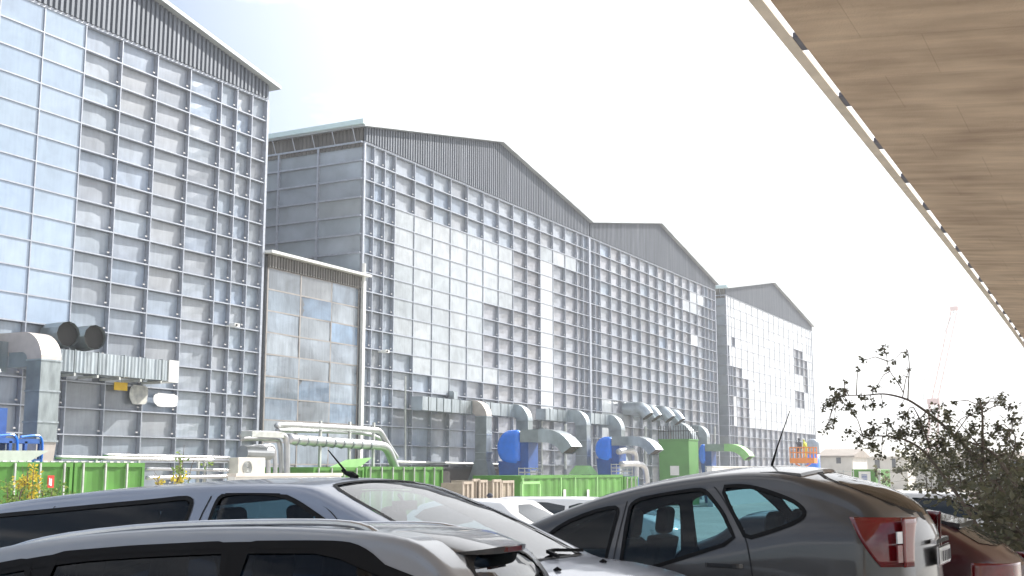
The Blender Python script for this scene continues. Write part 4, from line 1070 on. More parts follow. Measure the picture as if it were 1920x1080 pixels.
        b.add(V, [(i*(rows+1)+j, (i+1)*(rows+1)+j, (i+1)*(rows+1)+j+1, i*(rows+1)+j+1) for i in range(len(cols_)-1) for j in range(rows)])
        o = b.build(name, M[glass], s.t, smooth=True, rel=(0,0,0))
        if seal: s.band('window_seal', p, M['rubber'], wi=.015, wo=.015, mode='top', off=.005, sides=(1,), parents=[o])
        return o
    def line(s, pts, w=.005, name='door_seam', sides=(1, -1), m='seam'):
        pts = smooth_open(pts, 2)
        for sd in sides:
            b = MB(); V = []
            for i, p in enumerate(pts):
                a = pts[max(i-1, 0)]; c = pts[min(i+1, len(pts)-1)]; tx, tz = c[0]-a[0], c[1]-a[1]; l = math.hypot(tx, tz) or 1
                for k in (w, -w):
                    x, z = p[0]-tz/l*k, p[1]+tx/l*k; z = min(z, s.T(x)-s.crown-s.r*.9); V.append((x, sd*(s.S(x, z)+.003), z))
            b.add(V, [(2*i, 2*i+2, 2*i+3, 2*i+1) for i in range(len(pts)-1)]); b.build(name, M[m], s.body_o, smooth=True, rel=(0,0,0))
    def wheels(s, xf, xr, rad=.32):
        for x in (xf, xr):
            for sd in (1, -1):
                y = s.hw-.1
                b = MB(); b.tube([(x, sd*(y+.098), rad), (x, sd*(y+.109), rad)], rad+.05, 24); b.build('wheel_arch', M['seam'], s.body_o, rel=(0,0,0))
                b = MB(); b.tube([(x, sd*(y-.08), rad), (x, sd*(y+.08), rad), (x, sd*(y+.125), rad)], [rad, rad, rad-.03], 28); w_ = b.build('tyre', M['tyre'], s.t, smooth=False, rel=(0,0,0))
                b = MB(); b.tube([(x, sd*(y+.12), rad), (x, sd*(y+.13), rad)], rad*.28, 12)
                for k in range(5):
                    a = k*2*math.pi/5; b.sweep([(x, sd*(y+.13), rad), (x+math.cos(a)*rad*.62, sd*(y+.13), rad+math.sin(a)*rad*.62)], (0, 1, 0), .02, .05)
                for k in range(20):
                    a = k*math.pi/10; a2 = (k+1)*math.pi/10; b.sweep([(x+math.cos(a)*rad*.64, sd*(y+.13), rad+math.sin(a)*rad*.64), (x+math.cos(a2)*rad*.64, sd*(y+.13), rad+math.sin(a2)*rad*.64)], (0, 1, 0), .02, .04)
                b.build('rim', M['rim'], w_, rel=(0,0,0))
    def handle(s, x, z, sides=(1, -1), m=None, l=.1):
        for sd in sides:
            y = s.S(x, z); b = MB(); b.sweep(smooth_open([(x-l, sd*(y+.0), z), (x-l*.8, sd*(y+.035), z), (x+l*.8, sd*(y+.035), z+.004), (x+l, sd*(y), z)], 2), (0, 0, 1), .032, .02)
            o = b.build('door_handle', m or s.paint, s.t, rel=(0,0,0), smooth=False); rounded(o, .006)
    def seats(s, rows, z=.55):
        for x in rows:
            for sd in (1, -1):
                b = MB(); b.sweep(smooth_open([(x+.42, sd*.36, z), (x+.05, sd*.36, z-.03), (x-.12, sd*.36, z+.25), (x-.2, sd*.36, z+.58)], 2), (0, 1, 0), .44, .13); o = b.build('seat', M['seat'], s.t, rel=(0,0,0)); rounded(o, .05, 3)
                b = MB(); b.sweep([(x-.2, sd*.36, z+.6), (x-.23, sd*.36, z+.82)], (0, 1, 0), .24, .1); h_ = b.build('headrest', M['seat'], o, rel=(0,0,0)); rounded(h_, .045, 4)
    def dash(s, x, z):
        b = MB(); b.sweep(smooth_open([(x, -s.hw+.12, z), (x, 0, z+.05), (x, s.hw-.12, z)], 2), (1, 0, 0), .5, .25); o = b.build('dashboard', M['seat'], s.t, rel=(0,0,0)); rounded(o, .05, 3)
        b = MB(); c = Vector((x-.35, .36, z+.02)); tilt = Matrix.Rotation(R(-65), 3, 'Y')
        b.tube([c+tilt @ Vector((.18*math.cos(a*.3142), .18*math.sin(a*.3142), 0)) for a in range(21)], .015, 6); b.build('steering_wheel', M['rubber'], s.t, rel=(0,0,0))
    def plate(s, x, z, tilt=0, y=0, w=.52, h=.11, marks=True):
        b = MB(); b.box(x-.012, x, y-w/2-.012, y+w/2+.012, z-h/2-.012, z+h/2+.012); o = b.build('number_plate', M['chrome'], s.t, rel=(0,0,0))
        b = MB(); b.box(x-.016, x-.0125, y-w/2, y+w/2, z-h/2, z+h/2); p_ = b.build('plate_face', M['plate'], o, rel=(0,0,0))
    def finish(s, br=.12, bf=.2):
        for o in s.t.children_recursive:
            if o.type != 'MESH': continue
            for v in o.data.vertices:
                k = max(0, 1-(v.co.y/s.hw)**2); x = v.co.x
                a = min(1, max(0, (s.x0+.75-x)/.75)); c = min(1, max(0, (x-s.x1+1.0)/1.0))
                v.co.x = x-br*k*a*a*(3-2*a)+bf*k*c*c*(3-2*c)
            o.data.update()
    def antenna(s, x, y=0, l=.3, lean=-.6):
        z = s.zt(x, y); b = MB(); b.tube([(x+.03, y, z-.005), (x, y, z+.02), (x-.05, y, z+.03), (x-.05+lean*l*.2, y, z+.05)], [.03, .022, .014, .008], 8)
        b.tube([(x-.04, y, z+.03), (x-.04+lean*l, y, z+.03+l*math.sqrt(max(.05, 1-lean*lean)))], [.008, .004], 6); b.build('antenna', M['rubber'], s.t, rel=(0,0,0))

# tail lamps wrapping the rear corners
def wrap_lamp(car, zl, zh, xin, yin, m, name='tail_lamp', o0=.012, lean=.0, sides=(1, -1)):
    for sd in sides:
        path = []; x0 = car.x0
        for i in range(7): path.append(('s', lerp(xin, x0+car.rr, i/6)))
        b = MB(); V = []; rows = 8; n = 0
        for k in range(22):
            t_ = k/21
            for j in range(rows+1):
                z = lerp(zl, zh, j/rows); xi = xin+lean*(j/rows)
                x = lerp(xi, x0, min(1, t_/.72)) if t_ < .72 else x0
                x = max(x, x0)
                if t_ < .72:
                    # denser near the corner
                    q_ = 1-(1-t_/.72)**1.7; x = lerp(xi, x0, q_); y = car.S(x, z)+o0; xx = x-o0*q_
                else:
                    y0 = car.S(x0, z); y = lerp(y0+o0, yin, (t_-.72)/.28); xx = x0-o0
                V.append((xx, sd*y, z))
        b.add(V, [(i*(rows+1)+j, (i+1)*(rows+1)+j, (i+1)*(rows+1)+j+1, i*(rows+1)+j+1) for i in range(21) for j in range(rows)])
        lm = b.build(name, m, car.t, smooth=True, rel=(0,0,0))
        mt = lm.modifiers.new('sol', 'SOLIDIFY'); mt.thickness = .012
        yield lm, sd
CG = 'cars parked nearest under the bridge'
# --- A: silver estate car, nose to the left, bottom left corner
RZA = math.pi+.2566
A = Car('parked_car', 'silver estate car nearest the camera at bottom left, with roof rail and dark side windows', 'car', M['p_silver'], -4.62, 3.72, -1, -2.5, 1.8, .86, [], [], CG, rear_r=.2, tum=.33, crown=.008, r=.045, glass='g_priv', rz=RZA)
A.t.rotation_euler.x = .035
def LA(px, py, yl):
    r = ray(px, py); C_, S_ = math.cos(RZA), math.sin(RZA); inv = lambda x, y: (C_*x+S_*y, -S_*x+C_*y)
    o = inv(-A.cx, -A.yc); d = inv(r[0], r[1]); t = (yl-o[1])/d[1]
    return (o[0]+t*d[0], ZC+t*r[2]-A.z0)
A.top = smooth_open([(-2.5, .5), (-2.49, .85), (-2.45, 1.08), (-2.38, 1.19), (-2.29, 1.262), (-2.2, 1.318), (-2.08, 1.346), (-1.85, 1.36), (-1.5, 1.362), (-1.1, 1.345), (-.8, 1.315), (-.6, 1.285), (-.4, 1.245), (-.1, 1.15), (.3, .98), (.45, .93), (.9, .86), (1.4, .78), (1.72, .64), (1.8, .45)], 1)
A.top = [(x, z+.055*min(1, max(0, (z-1.0)/.25))) for x, z in A.top]
A.beltp = [(-2.5, .92), (-.4, .9), (1.8, .75)]
tp = sorted([(lambda q_: (q_[0], q_[1]-.025))(LA(x, y, .735)) for x, y in [(0,1062),(60,1051),(100,1043),(233,1032),(400,1024),(567,1023),(631,1024),(655,1029),(680,1043),(702,1062),(726,1080),(750,1100)]]+[(.0, 1.13), (.35, .99)])
def A_win(xa, xb, zb_=.93):
    x0_, x1_ = min(xa, xb), max(xa, xb); up = [(lerp(x0_, x1_, i/12), max(zb_+.01, min(interp(tp, lerp(x0_, x1_, i/12)), A.T(lerp(x0_, x1_, i/12))-.052))) for i in range(13)]
    return [(x0_, zb_)]+up+[(x1_, zb_)]
A.window(A_win(-2.28, -1.56), 'g_priv', 1); A.window(A_win(-1.5, -.78), 'g_priv', 1); A.window(A_win(-.7, .1), 'g_priv', 1)
A.topglass([(-2.46, -.58), (-2.46, .58), (-2.28, .5), (-2.28, -.5)], 'g_priv', 'rear_window', 2)
A.topglass([(.36, -.64), (.42, 0), (.36, .64), (-.36, .52), (-.4, 0), (-.36, -.52)], 'g_wind', 'windscreen', 2)
A.body()
A.band('pillar_trim', chaikin(A_win(-2.3, .13, .92), 1), M['rubber'], wi=.03, wo=.012, off=.0045, parents=[A.body_o, A.body_o])
A.line([(-1.53, .9), (-1.53, 1.325)], .035, 'pillar_cover', m='rubber'); A.line([(-.74, .9), (-.74, 1.28)], .035, 'pillar_cover', m='rubber')
A.line([LA(x, y, .7) for x, y in [(748,1001),(760,1014),(775,1024),(800,1040),(850,1085),(880,1110)]], .004, 'hatch_seam')
for sd in (1, -1):
    b = MB(); pts = [(x, .6*sd, z-(.018 if sd > 0 else .035)) for x, z in [LA(*q_, .62) for q_ in ((0,1034),(50,1018),(133,1003),(267,989),(400,983),(567,981),(637,984),(668,990))]]
    pts = [(-.4, .6*sd, A.T(-.4)-.01)]+pts+[(pts[-1][0]-.05, .6*sd, A.T(pts[-1][0]-.05)-.02)]
    b.sweep(smooth_open(pts, 1), (0, 1, 0), .034, .026); o = b.build('roof_rail', mat('satin rail', (.55,.57,.6), .25, .8), A.t, rel=(0,0,0)); rounded(o, .008, 2)
b = MB(); V = []; n = 24
for i in range(n+1):
    y = lerp(-.56, .56, i/n); k = abs(y/.56)**2.6; xf_ = -2.08; xr_ = -2.36+.14*k*k; zt_ = A.zt(xf_, y)+.002; zr = 1.335-.02*k
    V += [(xf_, y, zt_), (lerp(xf_, xr_, .55), y, lerp(zt_, zr, .45)+.012*(1-k)), (xr_, y, zr), (xr_+.006, y, zr-.026*(1-k)-.003), (lerp(xf_, xr_, .5), y, lerp(zt_, zr, .5)-.035*(1-k)-.01), (xf_, y, zt_-.05*(1-k)-.012)]
b.add(V, [(i*6+j, i*6+(j+1) % 6, (i+1)*6+(j+1) % 6, (i+1)*6+j) for i in range(n) for j in range(6)]+[tuple(range(6)), tuple(range(n*6, n*6+6))[::-1]])
sp_ = b.build('spoiler', A.paint, A.t, rel=(0,0,0)); smooth_by_angle(sp_, 50)
b = MB(); b.box(-2.37, -2.345, -.13, .13, 1.311, 1.33); b.build('brake_light', M['lamp_dark'], sp_, rel=(0,0,0))
b = MB(); b.sweep([(-2.5, .0, .98), (-2.44, -.25, 1.12)], (0, 1, 0), .02, .02); b.build('rear_wiper', M['rubber'], A.t, rel=(0,0,0))
A.wheels(1.1, -1.6); A.seats([-1.3, -.45], .5); A.dash(.25, .75); A.handle(-1.35, .8); A.handle(-.55, .8)
A.line([(-1.53, .3), (-1.53, .9)]); A.line([(-.74, .3), (-.74, .9)]); A.plate(-2.505, .75)
for sd in (1, -1):
    A.patch('headlight', [(1.74, .5), (1.74, .62), (1.4, .68), (1.42, .54)], M['lamp_clear'], (sd,), .006)
for lm, sd in wrap_lamp(A, .7, .95, -2.25, .6, M['lamp_red']): pass
A.finish(.06, .2)
def wpx(car, pts, Y): return [car.L(ony(x, y, Y).x, ony(x, y, Y).z) for x, y in pts]
# --- B: silver people carrier, nose to the right
B = Car('parked_car', 'blue-grey silver people carrier behind the estate car, with huge windscreen and stubby antenna', 'car', M['p_silver2'], -4.75, 6.5, 1, -2.65, 2.6, .9, [], [], CG, rear_r=.2, front_r=.6, tum=.28, crown=.035, r=.08, glass='g_priv')
B.top = [B.L(*p) for p in [(-7.4, .8), (-7.38, 1.05), (-7.3, 1.3), (-7.2, 1.375), (-6.9, 1.42), (-6.5, 1.462), (-6.1, 1.495), (-5.82, 1.512), (-5.42, 1.532), (-5.06, 1.545), (-4.7, 1.548), (-4.5, 1.542), (-4.38, 1.525), (-4.2, 1.465), (-3.8, 1.315), (-3.4, 1.14), (-3.22, 1.063), (-3.1, 1.05), (-2.9, 1.035), (-2.6, .975), (-2.35, .87), (-2.2, .7), (-2.15, .5)]]
B.top = smooth_open(B.top, 1)
B.beltp = [B.L(*p) for p in [(-7.4, 1.02), (-4.0, .98), (-3.2, .95), (-2.2, .75)]]
fw = wpx(B, [(410,985),(414,945),(419,931),(432,925),(483,923),(533,928),(567,943),(600,962),(633,982)], 5.78)
zb0 = B.L(0, 1.02)[1]
B.window([(fw[0][0]-.01, zb0)]+fw+[(B.L(-3.75, 0)[0], B.L(0, 1.08)[1]), (B.L(-3.72, 0)[0], zb0)], 'g_clear', 1)
rw = wpx(B, [(0,968),(110,957),(213,947),(300,939),(350,933),(362,937),(366,946),(362,985)], 5.76)
B.window([(B.L(-7.12, 0)[0], zb0+.02), (B.L(-7.12, 0)[0], B.L(0, 1.262)[1])]+rw+[(rw[-1][0]-.0, zb0+.02)], 'g_priv', 1)
B.topglass([(B.L(-3.27, 0)[0], -.74), (B.L(-3.2, 0)[0], -.4), (B.L(-3.19, 0)[0], .4), (B.L(-3.27, 0)[0], .74), (B.L(-4.36, 0)[0], .6), (B.L(-4.4, 0)[0], .4), (B.L(-4.4, 0)[0], -.4), (B.L(-4.36, 0)[0], -.6)], 'g_wind', 'windscreen', 2, True, 40, 24)
B.body()
B.line(wpx(B, [(400,908),(396,930),(383,980)], 5.75)+[B.L(-5.2, .95), B.L(-5.2, .3)])
B.line(wpx(B, [(120,952),(125,944),(140,940),(250,923),(367,912),(400,908),(483,905),(545,910),(600,933),(640,962),(668,992)], 5.8), .003, 'roof_seam')
B.line([B.L(-3.9, .95), B.L(-3.85, .3)])
B.antenna(B.L(-4.62, 0)[0], 0, .22, -.72)
for y0_ in (-.62, .12):
    b = MB(); xw = B.L(-3.18, 0)[0]; b.sweep(smooth_open([(xw+.02, y0_, B.zt(xw+.02, y0_)+.02), (xw-.1, y0_+.05, B.zt(xw-.1, y0_+.05)+.02), (xw-.07, y0_+.55, B.zt(xw-.07, min(.66, y0_+.5))+.02)], 1), (0, 0, 1), .02, .02); b.build('wiper', M['rubber'], B.t, rel=(0,0,0))
for x_, y_ in ((-2.95, -.35), (-2.95, .3)):
    b = MB(); xl = B.L(x_, 0)[0]; z_ = B.zt(xl, y_); b.tube([(xl-.015, y_, z_-.002), (xl, y_, z_+.012), (xl+.02, y_, z_+.004)], [.014, .012, .006], 8); b.build('washer_nozzle', M['rubber'], B.t, rel=(0,0,0))
for y_ in (-.66, .66):
    b = MB(); pts = [(lerp(B.L(-3.15, 0)[0], 2.45, i/10), y_*(1-.0016*i*i)) for i in range(11)]
    V = []
    for x_, yy2 in pts: V += [(x_, yy2-.004, B.zt(x_, yy2-.004)+.003), (x_, yy2+.004, B.zt(x_, yy2+.004)+.003)]
    b.add(V, [(2*i, 2*i+1, 2*i+3, 2*i+2) for i in range(10)]); b.build('bonnet_seam', M['seam'], B.body_o, rel=(0,0,0))
B.wheels(B.L(-3.0, 0)[0], B.L(-6.2, 0)[0], .33); B.seats([-.35, .45], .62); B.dash(B.L(-3.75, 0)[0], .95); B.handle(B.L(-5.0, 0)[0], .85)
b = MB(); xd = B.L(-3.55, 0)[0]; b.prism([(xd-.12, -.5, 1.06), (xd+.1, -.45, 1.0), (xd+.08, -.15, 1.0), (xd-.14, -.2, 1.06)], (0, 0, .006)); tag(b.build('dashboard_paper', mat('red print paper', (.6,.25,.2), .6, 0, .2, 8, col2=(.6,.62,.6)), B.t, rel=(0,0,0)))
b = MB(); b.tube([(B.L(-4.25, 0)[0], 0, B.L(0, 1.44)[1]), (B.L(-4.2, 0)[0], 0, B.L(0, 1.38)[1])], .01, 6); b.box(B.L(-4.2, 0)[0]-.02, B.L(-4.2, 0)[0]+.02, -.12, .12, B.L(0, 1.34)[1], B.L(0, 1.4)[1]); b.build('rear_view_mirror', M['rubber'], B.t, rel=(0,0,0))
for sd in (1, -1):
    xm_ = B.L(-3.72, 0)[0]; b = MB(); b.sweep([(xm_, sd*.88, .98), (xm_, sd*1.1, 1.02)], (1, 0, 0), .12, .17); o = b.build('wing_mirror', B.paint, B.t, rel=(0,0,0)); rounded(o, .04, 3)
    B.patch('headlight', [(2.5, .6), (2.5, .76), (2.05, .86), (2.1, .66)], M['lamp_clear'], (sd,), .006); B.patch('tail_lamp', [(-2.63, .8), (-2.63, 1.2), (-2.5, 1.2), (-2.48, .8)], M['lamp_red'], (sd,), .008)

B.finish(.1, .1)
# --- C: dark grey car, nose to the left, on the right
C = Car('parked_car', 'dark grey-brown high-roofed car at lower right with red tail lamp and see-through windows', 'car', M['p_dark'], -3.6, 9.05, -1, -2.12, 2.15, .86, [], [], CG, rear_r=.24, front_r=.5, tum=.36, crown=.045, r=.1, glass='g_clear')
C.top = [C.L(*p) for p in [(-1.49, .8), (-1.495, 1.1), (-1.52, 1.2), (-1.6, 1.34), (-1.7, 1.43), (-1.8, 1.49), (-2.0, 1.565), (-2.22, 1.615), (-2.4, 1.63), (-2.6, 1.625), (-2.9, 1.595), (-3.27, 1.535), (-3.64, 1.445), (-4.0, 1.32), (-4.34, 1.18), (-4.6, 1.06), (-4.8, .98), (-5.3, .86), (-5.6, .72), (-5.74, .5)]]
C.top = smooth_open(C.top, 1)
C.beltp = [C.L(*p) for p in [(-1.5, 1.1), (-2.1, 1.08), (-2.8, .93), (-3.6, .84), (-4.6, .8), (-5.7, .7)]]
YC = 8.28
C.window(wpx(C, [(1022,1010),(1050,984),(1100,961),(1143,951),(1152,956),(1150,975),(1138,1085),(1060,1062)], YC), 'g_clear', 1)
C.window(wpx(C, [(1173,955),(1178,943),(1200,933),(1250,924),(1300,918),(1313,922),(1330,938),(1353,963),(1366,985),(1383,1013),(1300,1040),(1230,1062),(1172,1078)], YC), 'g_clear', 1)
C.window(wpx(C, [(1343,913),(1370,911),(1405,914),(1443,925),(1480,938),(1500,951),(1508,962),(1502,973),(1480,984),(1440,998),(1403,1009),(1388,985),(1368,955)], YC), 'g_clear', 1)
C.topglass([(C.L(-1.56, 0)[0], -.6), (C.L(-1.56, 0)[0], .6), (C.L(-2.1, 0)[0], .5), (C.L(-2.1, 0)[0], -.5)], 'g_priv', 'rear_window', 2)
C.topglass([(C.L(-4.55, 0)[0], -.66), (C.L(-4.6, 0)[0], 0), (C.L(-4.55, 0)[0], .66), (C.L(-3.75, 0)[0], .55), (C.L(-3.72, 0)[0], 0), (C.L(-3.75, 0)[0], -.55)], 'g_wind', 'windscreen', 2)
C.body()
C.line(wpx(C, [(1323,907),(1345,930),(1367,960),(1390,990),(1403,1010),(1412,1045),(1419,1090)], YC))
C.line(wpx(C, [(1167,933),(1163,975),(1155,1070)], YC)+[C.L(-3.5, .3)])
C.line(wpx(C, [(1040,978),(1100,952),(1170,931),(1250,915),(1323,906)], YC), .003, 'roof_seam')
hx = wpx(C, [(1358,1060)], 8.2)[0]; C.handle(hx[0], hx[1], l=.13)
b = MB(); V = []; n = 14
for i in range(n+1):
    y = lerp(-.58, .58, i/n); k = (y/.58)**2; xa, xb = C.L(-2.42, 0)[0], C.L(-2.08+-.05*k, 0)[0]; z1_, z2_ = C.zt(xa, y)+.003, C.zt(xb, y)+.02
    V += [(xa, y, z1_), (lerp(xa, xb, .5), y, lerp(z1_, z2_, .6)+.01), (xb, y, z2_), (xb-.01, y, z2_-.03), (xa, y, z1_-.02)]
b.add(V, [(i*5+j, i*5+(j+1) % 5, (i+1)*5+(j+1) % 5, (i+1)*5+j) for i in range(n) for j in range(5)]+[tuple(range(5)), tuple(range(n*5, n*5+5))[::-1]])
o = b.build('spoiler', C.paint, C.t, rel=(0,0,0)); smooth_by_angle(o, 50)
# mast antenna leaning back
xa = C.L(-2.52, 0)[0]; za = C.zt(xa, 0)
ant0 = ony(1447, 868, 9.05); ant1 = ony(1481, 770, 9.05); p0 = C.L(ant0.x, ant0.z); p1 = C.L(ant1.x, ant1.z)
b = MB(); b.tube([(p0[0], 0, p0[1]-.02), (p0[0]+(p1[0]-p0[0])*.3, 0, lerp(p0[1], p1[1], .3)), (p1[0], 0, p1[1])], [.011, .006, .003], 6); b.build('antenna', M['rubber'], C.t, rel=(0,0,0))
zl_, zh_ = C.L(0, .955)[1], C.L(0, 1.28)[1]
for lm, sd in wrap_lamp(C, zl_, zh_, C.x0+.09, .76, M['lamp_red'], lean=.2, o0=.02):
    b = MB(); yi = sd*.79; b.box(C.x0-.028, C.x0-.018, yi-.03, yi+.03, lerp(zl_, zh_, .48), lerp(zl_, zh_, .72)); b.build('reversing_lens', M['lamp_clear'], lm, rel=(0,0,0))
    b = MB(); b.box(C.x0-.027, C.x0-.017, yi-.03, yi+.03, lerp(zl_, zh_, .1), lerp(zl_, zh_, .45)); b.build('fog_lens', M['lamp_dark'], lm, rel=(0,0,0))
C.plate(C.x0-.03, C.L(0, 1.0)[1]); 
zz_ = C.L(0, 1.0)[1]
b = MB(); b.sweep([(C.x0-.02, -.3, zz_+.1), (C.x0-.02, .3, zz_+.1)], (0, 0, 1), .03, .04); b.build('plate_trim', M['chrome'], C.t, rel=(0,0,0))
b = MB()
for k in range(7): b.box(C.x0-.05, C.x0-.0465, -.2+k*.06, -.2+k*.06+.03, zz_-.035, zz_+.035)
b.build('plate_characters', M['plate_mark'], C.t, rel=(0,0,0))
b = MB(); b.sweep(smooth_open([(C.x0+.35, -C.hw-.005, .5), (C.x0+.02, -C.hw+.1, .5), (C.x0-.07, -.4, .5), (C.x0-.07, .4, .5), (C.x0+.02, C.hw-.1, .5), (C.x0+.35, C.hw+.005, .5)], 2), (0, 0, 1), .34, .07); o = b.build('rear_bumper', C.paint, C.t, rel=(0,0,0)); rounded(o, .03, 3)
C.wheels(C.L(-5.0, 0)[0], C.L(-2.3, 0)[0], .32); C.seats([-1.0, .12], .6); C.dash(C.L(-4.25, 0)[0], .9)
for sd in (1, -1): C.patch('headlight', [(2.1, .55), (2.1, .72), (1.65, .8), (1.7, .6)], M['lamp_clear'], (sd,), .006)

C.finish(.2, .2)
# --- simpler cars further back
def simple_car(label, paint, X, Y, d, kind='hatch', L_=4.1, H=1.45, group='cars parked in the sunlit lot', rz=None, name='parked_car', cat='car', lamps=True):
    h = L_/2
    if kind == 'hatch': top = [(-h, .6), (-h+.02, .95), (-h+.18, 1.1), (-h+.5, H-.1), (-h+.8, H-.02), (-.2, H), (.3, H-.03), (h-1.5, H-.2), (h-.95, .98), (h-.6, .9), (h-.15, .75), (h, .5)]
    elif kind == 'suv': top = [(-h, .6), (-h+.02, 1.0), (-h+.15, 1.12), (-h+.62, H-.1), (-h+.85, H-.02), (-.2, H), (.4, H-.03), (h-1.6, H-.25), (h-1.15, 1.12), (h-.6, 1.02), (h-.1, .85), (h, .5)]
    else: top = [(-h, .6), (-h+.02, 1.1), (-h+.1, 1.25), (-h+.28, H-.1), (-h+.5, H-.02), (0, H), (h-1.4, H-.03), (h-1.2, H-.12), (h-.6, 1.1), (h-.3, .98), (h-.05, .8), (h, .5)]
    belt = [(-h, .98 if kind != 'van' else 1.0), (h, .86)]
    c = Car(name, label, cat, paint, X, Y, d, -h, h, .87, top, belt, group, hero=False, tum=.3, crown=.03, r=.09, rz=rz)
    c.body(); zb_ = .98 if kind == 'hatch' else 1.06; zt_ = H-.13
    if kind == 'van':
        c.window([(-h+.35, zb_), (-h+.42, zt_), (-.1, zt_), (-.1, zb_)], 'g_dark', 1, False); c.window([(.0, zb_), (.0, zt_), (h-1.45, zt_-.02), (h-.85, zb_)], 'g_dark', 1, False)
    else:
        c.window([(-h+.38, zb_+.08), (-h+.75, zt_-.03), (-.25, zt_+.01), (-.25, zb_)], 'g_dark', 1, True); c.window([(-.17, zb_), (-.17, zt_+.01), (h-1.75, zt_-.13), (h-1.25, zb_-.02)], 'g_dark', 1, True)
    c.topglass([(h-.98, -.62), (h-.98, .62), (h-1.6, .52), (h-1.6, -.52)] if kind != 'van' else [(h-.58, -.66), (h-.58, .66), (h-1.2, .6), (h-1.2, -.6)], 'g_dark', 'windscreen', 1, False, 8, 6)
    if kind != 'van': c.topglass([(-h+.2, -.6), (-h+.2, .6), (-h+.5, .5), (-h+.5, -.5)], 'g_dark', 'rear_window', 1, False, 8, 6)
    c.wheels(h-.8, -h+.75, .31 if kind != 'suv' else .35)
    if lamps:
        for sd in (1, -1):
            c.patch('headlight', [(h-.05, .6), (h-.05, .72), (h-.42, .8), (h-.4, .65)], M['lamp_clear'], (sd,), .008, 8, 3)
        for lm, sd in wrap_lamp(c, .82, 1.0, -h+.28, .5, M['lamp_red']): pass
    c.finish(.1, .2)
    return c
# white hatch and white estate in the sunlit lot
simple_car('white hatchback in the sun, seen over the bonnet of the silver people carrier', M['p_white'], -10.75, 20.2, 1, 'hatch', 4.0, 1.47)
simple_car('long white van with a dark window band, parked behind the white hatchback', M['p_white'], -12.0, 26.5, 1, 'van', 5.0, 1.5)
cw = simple_car('maroon hatchback parked just behind the dark grey car, only its tail showing', M['p_maroon'], -3.0, 11.55, -1, 'hatch', 4.0, 1.40, CG)
b = MB(); b.sweep(smooth_open([(cw.x0+.8, 0, cw.zt(cw.x0+.8, 0)-.005), (cw.x0+.52, 0, cw.zt(cw.x0+.52, 0)+.0), (cw.x0+.4, 0, cw.zt(cw.x0+.52, 0)-.02)], 0), (0, 1, 0), .96, .04); b.build('spoiler', M['p_maroon'], cw.t, rel=(0,0,0))
b = MB(); b.sweep([(cw.x0-.01, -.6, .55), (cw.x0-.01, .6, .55)], (0, 0, 1), .28, .1); b.build('rear_bumper', mat('grey bumper', (.3,.3,.31), .5), cw.t, rel=(0,0,0))
cs = simple_car('white sport utility car with narrow red tail lamps, behind the shrub branches', M['p_white'], -4.2, 23.4, -1, 'suv', 4.4, 1.64, 'cars parked further along under the bridge')
b = MB(); b.sweep(smooth_open([(cs.x0+.4, -cs.hw-.01, .42), (cs.x0-.03, -.6, .42), (cs.x0-.03, .6, .42), (cs.x0+.4, cs.hw+.01, .42)], 2), (0, 0, 1), .34, .06); b.build('rear_bumper', M['rubber'], cs.t, rel=(0,0,0))
simple_car('dark car with alloy wheels right of the white sport utility car', M['p_blue'], -1.0, 27.5, -1, 'hatch', 4.2, 1.45, 'cars parked further along under the bridge')
simple_car('dark grey car parked deep in the shade behind the shrub at the right edge', M['p_dark'], 2.6, 30, 1, 'suv', 4.4, 1.6, 'cars parked further along under the bridge')
row = [('far silver car at the left end of the distant row', 'p_lightsilver', 1640), ('far white car second in the distant row', 'p_white', 1672), ('far blue car third in the distant row', 'p_blue', 1775),
       ('far white car in the middle of the distant row', 'p_white', 1800), ('far silver car behind the right branches', 'p_lightsilver', 1832), ('far dark car behind the right branches', 'p_dark', 1862), ('far white car near the right end of the distant row', 'p_white', 1890), ('far silver car cut by the right edge of the picture', 'p_lightsilver', 1918)]
for i, (lb, m_, px) in enumerate(row):
    Y = 62+(i % 3)*1.2; p = ony(px, 915, Y); simple_car(lb, M[m_], p.x, Y, 1 if i % 2 else -1, ('hatch', 'suv', 'van')[i % 3], 4.1, 1.5+.08*(i % 2), 'cars in the distant row', rz=R(90 if i % 2 else -90))
# ---------------------------------------------------------------- plants
def leaf_mat(name, c1, c2, trans=.3):
    m, nt, L, P = new_mat(name); N = nt.nodes
    ge = N.new('ShaderNodeNewGeometry'); cr = N.new('ShaderNodeValToRGB')
    cr.color_ramp.elements[0].color = (*c1, 1); cr.color_ramp.elements[1].color = (*c2, 1); L.new(ge.outputs['Random Per Island'], cr.inputs[0])
    L.new(cr.outputs[0], P.inputs['Base Color']); P.inputs['Roughness'].default_value = .5
    tr = N.new('ShaderNodeBsdfTranslucent'); L.new(cr.outputs[0], tr.inputs[0]); mx = N.new('ShaderNodeMixShader'); mx.inputs[0].default_value = trans
    L.new(P.outputs[0], mx.inputs[1]); L.new(tr.outputs[0], mx.inputs[2]); L.new(mx.outputs[0], N['Material Output'].inputs[0])
    return m
M['leaf'] = leaf_mat('dark olive leaf', (.08,.085,.05), (.19,.18,.11), .5); M['leaf_y'] = leaf_mat('yellow leaf', (.45,.36,.03), (.7,.58,.08), .4)
M['leaf_g'] = leaf_mat('fresh green leaf', (.1,.2,.04), (.3,.4,.08), .4); M['bark'] = mat('grey brown bark', (.14,.11,.085), .85, 0, .3, 12, bump=.4, bscale=60)
